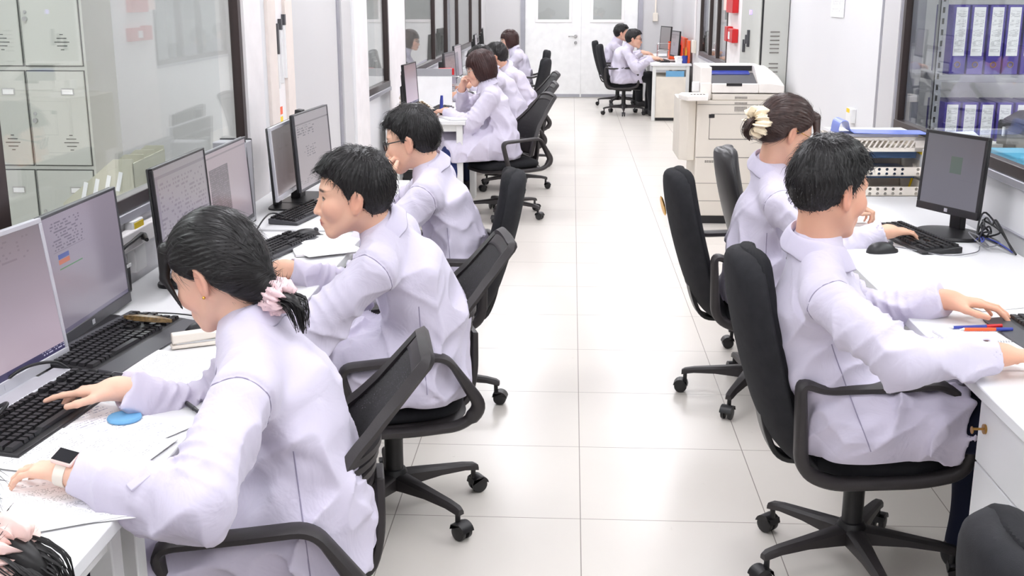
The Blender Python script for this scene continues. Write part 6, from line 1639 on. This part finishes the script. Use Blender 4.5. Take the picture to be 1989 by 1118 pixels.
# red call point and extinguisher box
t = thing('fire_alarm_box', 'upper red box on the right wall above the red call point', 'alarm box', (1.59, 11.55, 1.46))
MB().bb((-0.05, -0.23, 0.0), (0.008, 0.23, 0.45)).build('case', 'red', t, bevel=0.006)
MB().bb((-0.051, 0.24, 0.02), (0.008, 0.42, 0.40)).build('notice', 'palepink', t)
t = thing('call_point', 'small red call point on the right wall below the red box', 'call point', (1.59, 11.5, 1.18))
MB().bb((-0.05, -0.24, 0.0), (0.008, 0.08, 0.13)).build('case', 'red', t, bevel=0.006)
MB().bb((-0.05, 0.14, 0.0), (0.008, 0.34, 0.145)).build('case', 'red', t, bevel=0.006)
MB().bb((-0.052, -0.06, 0.03), (-0.048, 0.06, 0.10)).build('plate', 'white', t)
o = MB().bb((0, -0.17, 0.0), (0.003, 0.17, 0.35)).build('notice_sheet', ['palepink'], None, (1.594, 7.12, 1.50)); o.data.materials.clear(); o.data.materials.append(M['printed']); tag(o, 'small printed notice high on the white wall panel to the right', 'notice')
t = thing('wall_socket', 'white socket with a yellow label low on the white wall panel behind the file trays', 'socket', (1.6, 6.55, 0.93))
MB().bb((-0.03, -0.06, 0), (0, 0.06, 0.08)).build('box', 'white', t, bevel=0.004)
MB().bb((-0.031, -0.02, 0.055), (-0.03, 0.05, 0.078)).build('label', 'yellow', t)
t = thing('light_switch', 'white light switch box under a cable duct on the end wall', 'switch', (1.33, 18.735, 1.22))
MB().bb((-0.04, -0.03, 0), (0.04, 0.015, 0.13)).build('box', 'cream', t, bevel=0.005)
MB().bb((-0.012, -0.012, 0.13), (0.012, 0.015, 1.2)).build('cable_duct', 'cream', t)
for k, y in enumerate((5.375, 5.445, 5.515)):
    t = thing('door_gauge_strip', ['narrow white strip with a dark tip on the left column, nearest of the three', 'narrow white strip with a dark tip on the left column, middle of the three', 'narrow white strip with a dark tip on the left column, farthest of the three'][k], 'wall strip', (XL, y, 1.20 + 0.02 * k), 0, 'white strips on the left column')
    MB().bb((0.0, -0.012, 0.0), (0.014, 0.012, 0.25)).build('strip', 'white', t, bevel=0.002)
    MB().bb((0.0, -0.013, 0.25 if k else 0.16), (0.016, 0.013, 0.30)).build('tip', 'darkgrey', t)
for nm, z, m, lb in (('warning_sticker', 1.075, 'orange', 'orange warning sticker on the left column above the yellow one'), ('warning_sticker', 1.028, 'yellow', 'yellow green sticker on the left column below the orange one')):
    o = MB().bb((0, -0.035, 0), (0.002, 0.035, 0.036)).build(nm, m, None, (XL + 0.0005, 5.40, z)); tag(o, lb, 'sticker', 'stickers on the left column')

# ------------------------------------------------------------------ file trays on the right desk
def tray(x, y, z, w, d, hgt, label, kind):
    t = thing('file_tray', label, 'file tray', (x, y, z), math.radians(2), 'cream file trays on the right desk')
    hw = w / 2
    mb = MB(); mb.bb((-hw, 0, 0.0), (hw, d, 0.004)).bb((-hw, 0, 0), (-hw + 0.004, d, hgt)).bb((hw - 0.004, 0, 0), (hw, d, hgt)).bb((-hw, d - 0.004, 0), (hw, d, hgt)); mb.build('body', 'cream', t)
    # perforated front
    nx = 11 if kind == 'dots' else 14
    x0, x1, z0, z1 = -hw, hw, 0.0, hgt * (0.62 if kind == 'dots' else 1.0)
    mb = MB()
    if kind == 'dots':
        rows = 2; cw = (x1 - x0) / nx; ch = (z1 - z0) / rows; r = min(cw, ch) * 0.34; N = 12
        for i in range(nx):
            for j in range(rows):
                cx, cz = x0 + (i + 0.5) * cw, z0 + (j + 0.5) * ch
                solid = i in (nx - 2,) 
                sq = []; ci = []
                for k in range(N):
                    a = 2 * PI * k / N + PI / N; s_ = max(abs(math.cos(a)), abs(math.sin(a)))
                    sq.append((cx + cw / 2 * math.cos(a) / s_, 0.0, cz + ch / 2 * math.sin(a) / s_)); ci.append((cx + r * math.cos(a), 0.0, cz + r * math.sin(a)))
                if solid: mb.quad([(cx - cw / 2, 0, cz - ch / 2), (cx + cw / 2, 0, cz - ch / 2), (cx + cw / 2, 0, cz + ch / 2), (cx - cw / 2, 0, cz + ch / 2)]); continue
                # corners of the cell
                n0 = mb.pts(sq); n1 = mb.pts(ci)
                for k in range(N): mb._face((n0 + k, n0 + (k + 1) % N, n1 + (k + 1) % N, n1 + k))
    else:
        cw = (x1 - x0) / nx
        mb.bb((x0, -0.001, z0), (x1, 0.001, z0 + 0.018)); mb.bb((x0, -0.001, z1 - 0.012), (x1, 0.001, z1)); mb.bb((x0, -0.001, z0), (x0 + 0.07, 0.001, z1)); mb.bb((x1 - 0.05, -0.001, z0), (x1, 0.001, z1))
        for i in range(12):
            xx = x0 + 0.07 + (w - 0.12) * (i + 0.5) / 12
            mb.box((xx, 0, (z0 + z1) / 2 + 0.003), (0.008, 0.002, z1 - z0 - 0.016), ry=0.55)
    o = mb.build('front_panel', 'cream', t); md = o.modifiers.new('thick', 'SOLIDIFY'); md.thickness = 0.003 if kind == 'dots' else 0.0005
    return t
tx, ty = 1.385, 5.13
for sx in (-0.19, 0.178):
    pass
tray(tx, ty, 0.752, 0.38, 0.29, 0.068, 'lowest cream perforated file tray on the right desk', 'dots')
for k, z in enumerate((0.826, 0.916)):
    o = MB().bb((-0.165, 0.02, 0), (0.165, 0.27, 0.030)).build('binder', 'black', None, (tx, ty, z + 0.005), (0, 0, math.radians(2))); tag(o, ['dark blue folder lying in the gap above the lowest file tray', 'dark blue folder lying in the gap under the slotted file tray'][k], 'folder', 'folders in the file trays')
    o.data.materials.clear(); o.data.materials.append(M['navy_card'] if 'navy_card' in M else M['blue'])
tray(tx, ty, 0.862 - 0.02, 0.38, 0.29, 0.066, 'middle cream perforated file tray on the right desk', 'dots')
tray(tx, ty, 0.952, 0.40, 0.29, 0.062, 'top cream file tray with slanted slots on the right desk', 'slots')
t = thing('tray_rack', 'thin wire posts carrying the stacked cream file trays', 'rack', (tx, ty, 0.751), math.radians(2))
for sx in (-0.197, 0.197):
    for yy in (0.012, 0.275): MB().cyl((sx, yy, 0), (sx, yy, 0.215), 0.0028, n=8).build('post', 'cream', t)
sheet(tx - 0.02, ty + 0.14, 92, 'pile of white papers on top of the cream file trays', 0.25, 0.36, 'paper', z=1.015, n=22, name='paper_stack')
mb = MB(); P_ = smoothpath([(-0.21, 0.0, 0.0), (-0.2, 0.0, 0.05), (-0.17, 0, 0.055), (-0.15, 0, 0.012), (-0.09, 0, 0.004), (0.19, 0, 0.001)], 6)
rr = [[(p.x, -0.01, p.z), (p.x, 0.14, p.z), (p.x, 0.14, p.z + 0.003), (p.x, -0.01, p.z + 0.003)] for p in P_]
mb.ring_loft(rr); o = mb.build('document_sleeve', 'sleeve_blue', None, (tx + 0.01, ty - 0.012, 1.0305), smooth=40); tag(o, 'blue plastic sleeve curling up at the corner of the paper pile', 'document sleeve')

# ------------------------------------------------------------------ binder shelf beyond the right window
SX0, SY = 1.72, 5.45
t = thing('steel_shelf', 'grey perforated steel shelf with purple binders behind the right window', 'shelf', (SX0, SY, 0))
for zz in (0.30, 0.79, 1.235, 1.72):
    MB().bb((0.0, 0.0, zz), (1.75, 0.36, zz + 0.035)).build('shelf_board', 'alu', t, bevel=0.002)
for px, py in ((-0.035, -0.01), (-0.035, 0.33), (1.75, -0.01), (1.75, 0.33)):
    mb = MB(); mb.slot(0).bb((px, py, 0), (px + 0.036, py + 0.004, 2.2)); mb.slot(0).bb((px, py, 0), (px + 0.004, py + 0.036, 2.2)); mb.slot(1)
    for k in range(42): mb.bb((px + 0.012, py - 0.001, 0.05 + k * 0.05), (px + 0.022, py, 0.05 + k * 0.05 + 0.026))
    mb.build('upright', ['alu', 'black'], t)
def binder():
    t = thing('ring_binder', 'x', 'binder')
    MB().bb((-0.036, 0.0, 0.0), (0.036, 0.28, 0.315)).build('cover', 'purple', t, bevel=0.003)
    mb = MB(); mb.quad([(-0.026, -0.0015, 0.085), (0.026, -0.0015, 0.085), (0.026, -0.0015, 0.305), (-0.026, -0.0015, 0.305)]); mb.build('spine_label', 'spine', t)
    mb = MB(); mb.tube([(0.012 * math.cos(a), -0.002, 0.045 + 0.012 * math.sin(a)) for a in [2 * PI * j / 20 for j in range(20)]], 0.0025, n=6, loop=True); mb.build('finger_ring', 'brass', t, smooth=50)
    return t
rnd = random.Random(4)
b0 = binder(); nb = 0
ords = ['first', 'second', 'third', 'fourth', 'fifth', 'sixth', 'seventh', 'eighth', 'ninth']
for row, (zz, rn) in enumerate(((1.2705, 'upper'), (0.8255, 'lower'))):
    for k in range(9):
        bd = b0 if nb == 0 else dup(b0); nb += 1
        bd.location = (SX0 + 0.075 + 0.0815 * k, SY + 0.02 + rnd.uniform(0, 0.01), zz); bd.rotation_euler = (0, 0, rnd.uniform(-0.02, 0.02))
        bd['label'] = 'purple binder with a white spine label, %s from the shelf post in the %s row' % (ords[k], rn); bd['group'] = 'purple binders, %s row' % rn
# things on a low cabinet behind the right window
t = thing('low_cabinet', 'grey low cabinet behind the right window under the black device', 'cabinet', (2.02, 4.3, 0))
MB().bb((-0.30, -0.9, 0.0), (0.35, 1.12, 0.93)).build('body', 'grey', t, bevel=0.004)
t = thing('label_printer', 'black boxy device behind the right window at the picture edge', 'device', (2.06, 4.98, 0.93))
MB().bb((-0.16, -0.20, 0.0), (0.24, 0.20, 0.165)).build('case', 'black', t, bevel=0.012, seg=3)
mb = MB(); mb.ring_loft([[(-0.15, -0.19, 0.165), (0.23, -0.19, 0.165), (0.23, 0.19, 0.165), (-0.15, 0.19, 0.165)], [(-0.09, -0.14, 0.21), (0.17, -0.14, 0.21), (0.17, 0.16, 0.21), (-0.09, 0.16, 0.21)]]); mb.build('lid', 'black_soft', t, bevel=0.01)
MB().bb((-0.165, -0.14, 0.04), (-0.16, 0.06, 0.13)).build('front_window', 'lens', t)
MB().bb((-0.166, 0.10, 0.10), (-0.16, 0.12, 0.14)).build('indicator', 'white', t)
o = MB().bb((-0.07, -0.16, 0), (0.07, 0.15, 0.085)).build('storage_box', 'cardblue', None, (1.81, 4.66, 0.93), bevel=0.004); tag(o, 'sky blue box behind the right window beside the black device', 'box')
o = MB().bb((-0.075, -0.10, 0), (0.075, 0.12, 0.035)).build('book', 'beige', None, (1.81, 4.93, 0.931), (0, 0, 0.1), bevel=0.004); tag(o, 'beige bound book lying between the sky blue box and the papers', 'book')
sheet(1.83, 5.22, 20, 'loose white papers piled behind the right window', 0.20, 0.30, 'paper', z=0.932, n=90, curl=0.03, name='paper_stack')

# ------------------------------------------------------------------ lockers beyond the left window
def locker(x0, label):
    t = thing('locker_cabinet', label, 'locker', (x0, 6.7, 0), 0, 'grey lockers behind the left window')
    MB().bb((0.0, 0.012, 0.0), (1.11, 0.45, 1.83)).build('body', 'locker', t, bevel=0.003)
    for c_ in range(3):
        for r in range(3):
            xa = 0.02 + c_ * 0.362; za = 0.035 + r * 0.594
            d = MB().bb((xa, 0.0, za), (xa + 0.345, 0.0125, za + 0.560)).build('door', 'locker', t, bevel=0.002)
            mb = MB()
            for z0 in (0.09, ):
                for k, wd in enumerate((0.02, 0.06, 0.09, 0.06, 0.02)): mb.bb((xa + 0.235 - wd / 2, -0.002, za + z0 + 0.022 * k), (xa + 0.235 + wd / 2, 0.0, za + z0 + 0.022 * k + 0.005))
            mb.build('vent_slits', 'lockdark', d)
            mb = MB(); mb.bb((xa + 0.20, -0.004, za + 0.42), (xa + 0.28, 0, za + 0.46)); mb.build('label_holder', 'steel', d)
            mb = MB(); mb.bb((xa + 0.207, -0.005, za + 0.426), (xa + 0.273, -0.004, za + 0.454)); mb.build('card', 'paper', d)
            mb = MB(); mb.cyl((xa + 0.03, 0, za + 0.27), (xa + 0.03, -0.02, za + 0.27), 0.014, n=14); mb.cyl((xa + 0.03, 0, za + 0.31), (xa + 0.03, -0.006, za + 0.31), 0.010, n=14); mb.build('lock', 'steel', d, smooth=40)
            mb = MB(); mb.bb((xa - 0.006, 0.008, za - 0.006), (xa + 0.351, 0.0118, za + 0.566)); mb.build('gap', 'lockdark', d)
    for sx in (0.05, 1.06): MB().bb((sx - 0.03, 0.05, 0), (sx + 0.03, 0.40, 0.03)).build('foot', 'black', t)
    return t
locker(-3.99, 'pale grey locker cabinet behind the left window, its right side in view')
locker(-5.09, 'pale grey locker cabinet behind the left window, farther left')
t = thing('work_bench', 'white bench just behind the left window', 'bench', (-1.86, 3.9, 0))
MB().bb((-0.30, -1.1, 0.72), (0.34, 1.0, 0.75)).build('top', 'desk', t, bevel=0.003)
for sx in (-0.26, 0.30):
    for sy in (-1.05, 0.95): MB().bb((sx - 0.02, sy - 0.02, 0), (sx + 0.02, sy + 0.02, 0.72)).build('leg', 'deskleg', t)
t = thing('magazine_file', 'beige slotted magazine file standing behind the left window', 'magazine file', (-1.68, 3.92, 0.75), math.radians(4))
for k in range(4):
    mb = MB(); y0 = 0.13 * k
    side = [(-0.13, 0.0), (0.13, 0.0), (0.13, 0.315), (0.06, 0.315), (-0.13, 0.16)]
    mb.ring_loft([[(a, y0, b) for a, b in side], [(a, y0 + 0.004, b) for a, b in side]])
    mb.build('divider', 'beige_file', t)
mb = MB(); mb.bb((-0.13, 0.0, 0.0), (0.13, 0.40, 0.004)).bb((0.126, 0.0, 0.0), (0.13, 0.40, 0.30)).bb((-0.13, 0.0, 0.0), (-0.126, 0.40, 0.10)); mb.build('body', 'beige_file', t)
mb = MB()
for i in range(4):
    for j in range(2): mb.box((-0.05 + i * 0.042, -0.001, 0.10 + j * 0.10 + i * 0.012), (0.014, 0.003, 0.07), ry=0.25)
mb.build('slots', 'paper', t)
sheet(-1.80, 3.62, 8, 'pile of white papers behind the left window beside the magazine file', 0.22, 0.31, 'paper', z=0.751, n=150, curl=0.01, name='paper_stack')

# ------------------------------------------------------------------ things on the far desks
t = thing('desk_divider', 'white divider with a grey top band between two far left desks', 'divider', (-1.13, 9.305, 0.751), 0)
MB().bb((-0.16, -0.006, 0.0), (0.16, 0.006, 0.24)).build('panel', 'white', t, bevel=0.002)
MB().bb((-0.16, -0.008, 0.24), (0.16, 0.008, 0.30)).build('top_band', 'grey', t, bevel=0.002)
for sx in (-0.12, 0.12): MB().bb((sx - 0.01, -0.04, 0.0), (sx + 0.01, 0.04, 0.006)).build('foot', 'grey', t)
t = thing('desk_telephone', 'beige desk device with a brown keypad in front of the divider', 'telephone', (-1.19, 8.80, 0.7505), math.radians(35))
mb = MB(); mb.ring_loft([[(x, -0.10, 0), (x, 0.11, 0), (x, 0.11, 0.085), (x, -0.10, 0.03)] for x in (-0.10, 0.10)]); mb.build('case', 'cream', t, bevel=0.006)
mb = MB()
for i in range(4):
    for j in range(4):
        y = -0.07 + 0.035 * j; mb.box((-0.03 + 0.03 * i, y, 0.035 + (y + 0.1) * 0.26 + 0.003), (0.018, 0.02, 0.008), rx=0.25)
mb.build('keypad', 'brown', t)
mb = MB(); mb.tube(rpoly([(-0.085, -0.08, 0.06), (-0.085, -0.06, 0.085), (-0.085, 0.09, 0.12), (-0.085, 0.11, 0.10)], 0.02), 0.016); mb.build('handset', 'cream', t, smooth=40)
t = thing('marker_pen', 'blue marker standing on the desk of the chin-resting woman', 'marker', (-0.995, 8.72, 0.7505))
MB().cyl((0, 0, 0), (0.004, 0, 0.10), 0.014, 0.013, 14).build('barrel', 'blue', t, smooth=40)
MB().cyl((0.004, 0, 0.10), (0.006, 0, 0.135), 0.0125, 0.010, 14).build('cap', 'blue', t, smooth=40)
t = thing('wire_rack', 'two tier chrome wire rack on the far left desk past the divider', 'rack', (-1.02, 9.72, 0.7505))
for z in (0.03, 0.14):
    mb = MB()
    for k in range(6): mb.tube([(-0.09, -0.09 + k * 0.036, z), (0.10, -0.09 + k * 0.036, z)], 0.003, n=6)
    mb.tube(rpoly([(-0.09, -0.1, z), (-0.09, -0.1, z + 0.075), (0.10, -0.1, z + 0.075), (0.10, -0.1, z)], 0.05), 0.004, n=8); mb.build('tier', 'steel', t, smooth=40)
for sx in (-0.09, 0.10):
    for sy in (-0.09, 0.09): MB().cyl((sx, sy, 0), (sx, sy, 0.22), 0.004, n=8).build('post', 'steel', t)
o = MB().bb((-0.055, -0.05, 0), (0.055, 0.05, 0.055)).build('tape_box', 'red', None, (-1.06, 9.72, 0.974), (0, 0, 0.4), bevel=0.004); tag(o, 'small red box on top of the chrome wire rack', 'box')
sheet(-1.18, 11.6, 6, 'white paper stack on the far left desk under the window reflection', 0.30, 0.30, 'paper', z=0.751, n=120, name='paper_stack')
sheet(-0.98, 10.15, 12, 'white papers beside the monitor past the wire rack', 0.21, 0.297, 'paper', z=0.751, n=10)
t = thing('display_holder', 'black open frame holder on the desk past the divider', 'holder', (-1.20, 9.62, 0.7505), 0.5)
mb = MB(); mb.tube([(-0.07, 0, 0.0), (-0.07, 0, 0.17), (0.07, 0.02, 0.19), (0.07, 0.02, 0.0)], 0.006, n=8); mb.build('frame', 'black', t)
MB().bb((-0.08, -0.03, 0), (0.08, 0.05, 0.008)).build('base', 'black', t)
mouse(-0.93, 10.35, 90, 'black mouse on the desk behind the red box', s_=1.0)
for k, (x, y) in enumerate(((-1.19, 10.72), (-1.12, 10.74))):
    o = MB().bb((-0.04, -0.12, 0), (0.04, 0.12, 0.28)).build('box_file', 'black' if k == 0 else 'grey', None, (x - 0.02 * k, y, 0.7505), bevel=0.004); tag(o, ['black box file in the far left row behind the divider', 'grey box file next to the black one in the far left row'][k], 'box file')
# below the desks
t = thing('computer_tower', 'grey and black computer tower under the desk of the chin-resting woman', 'computer', (-0.98, 9.0, 0.0))
MB().bb((-0.09, -0.22, 0.012), (0.09, 0.22, 0.44)).build('case', 'black', t, bevel=0.006)
MB().bb((0.09, -0.20, 0.03), (0.096, 0.20, 0.42)).build('side_panel', 'grey', t, bevel=0.003)
for sy in (-0.17, 0.17): MB().bb((-0.08, sy - 0.02, 0), (0.08, sy + 0.02, 0.012)).build('foot', 'black', t)
t = thing('wire_shelf', 'cream wire shelf with dark goods under the desk end of the far left row', 'shelf', (-1.10, 8.52, 0))
mb = MB()
for z in (0.36, 0.44, 0.20): mb.bb((-0.18, -0.12, z), (0.14, -0.105, z + 0.014)).bb((-0.18, 0.105, z), (0.14, 0.12, z + 0.014))
mb.build('rail', 'beige', t)
for sx in (-0.18, 0.13):
    for sy in (-0.12, 0.11): MB().bb((sx, sy, 0), (sx + 0.014, sy + 0.014, 0.55)).build('post', 'beige', t)
MB().bb((-0.16, -0.10, 0.214), (0.12, 0.10, 0.34)).build('dark_tray', 'black', t, bevel=0.004)
for nm, m, a, b, lb, ct in (('storage_case', 'black', (-1.16, 3.30, 0.002), (-0.90, 3.78, 0.36), 'black case under the desk of the man with the dark fringe', 'case'),
                        ('carton', 'yellowish', (-1.10, 3.36, 0.362), (-0.92, 3.72, 0.43), 'ochre carton on the black case under the desk', 'carton'),
                        ('accessory_box', 'grey', (-1.10, 3.82, 0.002), (-0.95, 4.05, 0.42), 'grey box beside the black case under the desk', 'box')):
    c_ = [(a[i] + b[i]) / 2 for i in range(3)]
    o = MB().bb([a[0] - c_[0], a[1] - c_[1], 0], [b[0] - c_[0], b[1] - c_[1], b[2] - a[2]]).build(nm, m, None, (c_[0], c_[1], a[2]), bevel=0.006); tag(o, lb, ct)
o = MB().bb((-0.06, -0.07, 0), (0.06, 0.07, 0.10)).build('tool_pouch', 'red', None, (-1.02, 3.93, 0.424), bevel=0.01); tag(o, 'small red pouch on the grey box under the desk', 'pouch')

# far right desk
for k in range(3):
    o = MB().bb((-0.02 - 0.0, -0.14, 0), (0.022, 0.14, 0.31)).build('box_file', ['orange', 'red', 'orange'][k], None, (1.545, 15.95 + 0.32 * k, 0.7505), (0, 0, 0.02), bevel=0.004); tag(o, ['orange box file nearest the desk edge at the far right', 'red box file between two orange ones at the far right', 'orange box file farthest along the far right wall'][k], 'box file', 'box files at the far right desk')
t = thing('document_box', 'open orange tray box behind the far right monitor', 'box', (1.46, 16.45, 0.7505))
mb = MB(); mb.bb((-0.09, -0.14, 0), (0.09, 0.14, 0.006)).bb((-0.09, -0.14, 0), (-0.085, 0.14, 0.22)).bb((0.085, -0.14, 0), (0.09, 0.14, 0.26)).bb((-0.09, 0.135, 0), (0.09, 0.14, 0.24)).bb((-0.09, -0.14, 0), (0.09, -0.135, 0.20)); mb.build('body', 'orange', t)
t = thing('pen_holder', 'blue pen holder with yellow pens at the far right desk edge', 'pen holder', (1.50, 15.42, 0.7505))
MB().lathe([(0.034, 0), (0.036, 0.10), (0.033, 0.10), (0.031, 0.004)], 20, caps=(True, False)).build('cup', 'blue', t, smooth=40)
for k in range(4): MB().cyl((0.01 * math.cos(k * 1.7), 0.01 * math.sin(k * 1.7), 0.01), (0.022 * math.cos(k * 1.7), 0.022 * math.sin(k * 1.7), 0.17 + 0.012 * k), 0.004, n=8).build('pen', ['yellow', 'orange', 'black', 'yellow'][k], t)
o = MB().bb((-0.016, -0.12, 0), (0.018, 0.12, 0.29)).build('box_file', 'orange', None, (1.552, 15.55, 0.7505), bevel=0.004); tag(o, 'orange red box file right behind the blue pen holder', 'box file')
t = thing('wire_rack', 'two tier chrome wire rack between the two far right monitors', 'rack', (1.30, 16.45, 0.7505))
for z in (0.03, 0.13):
    mb = MB()
    for k in range(5): mb.tube([(-0.09, -0.08 + k * 0.04, z), (0.10, -0.08 + k * 0.04, z)], 0.003, n=6)
    mb.tube(rpoly([(-0.13, -0.09, z + 0.06), (-0.09, -0.09, z + 0.09), (0.10, -0.09, z + 0.09), (0.10, -0.09, z)], 0.04), 0.004, n=8); mb.build('tier', 'steel', t, smooth=40)
for sx in (-0.09, 0.10):
    for sy in (-0.08, 0.08): MB().cyl((sx, sy, 0), (sx, sy, 0.20), 0.004, n=8).build('post', 'steel', t)
for k in range(3):
    o = MB().bb((-0.04, -0.05, 0), (0.04, 0.05, 0.03)).build('note_block', 'paper', None, (1.42, 15.42 + 0.02 * k, 0.7505 + 0.0305 * k), (0, 0, 0.2 * k), bevel=0.003); tag(o, ['lowest white note block beside the blue pen holder', 'middle white note block beside the blue pen holder', 'top white note block beside the blue pen holder'][k], 'note block', 'note blocks at the far right desk')
t = thing('junction_box', 'white box on the right wall above the far right desk', 'junction box', (1.598, 15.1, 0.90))
MB().bb((-0.04, -0.12, 0), (0, 0.12, 0.16)).build('case', 'cream', t, bevel=0.005)
MB().bb((-0.02, -0.02, 0.16), (0, 0.02, 1.7)).build('cable_duct', 'post', t)
o = MB().lathe([(0.001, 0), (0.034, 0), (0.036, 0.004), (0.034, 0.008), (0.001, 0.008)], 32).build('coaster', 'lightblue', None, (-0.943, 2.225, 0.7535), smooth=40); tag(o, 'pale blue round coaster under the right cuff of the ponytailed woman', 'coaster')
pen(-0.80, 2.27, 0.7535, 40, 'black', 'black pen lying at the desk edge beside the pages of the ponytailed woman', 'black', 0.12)
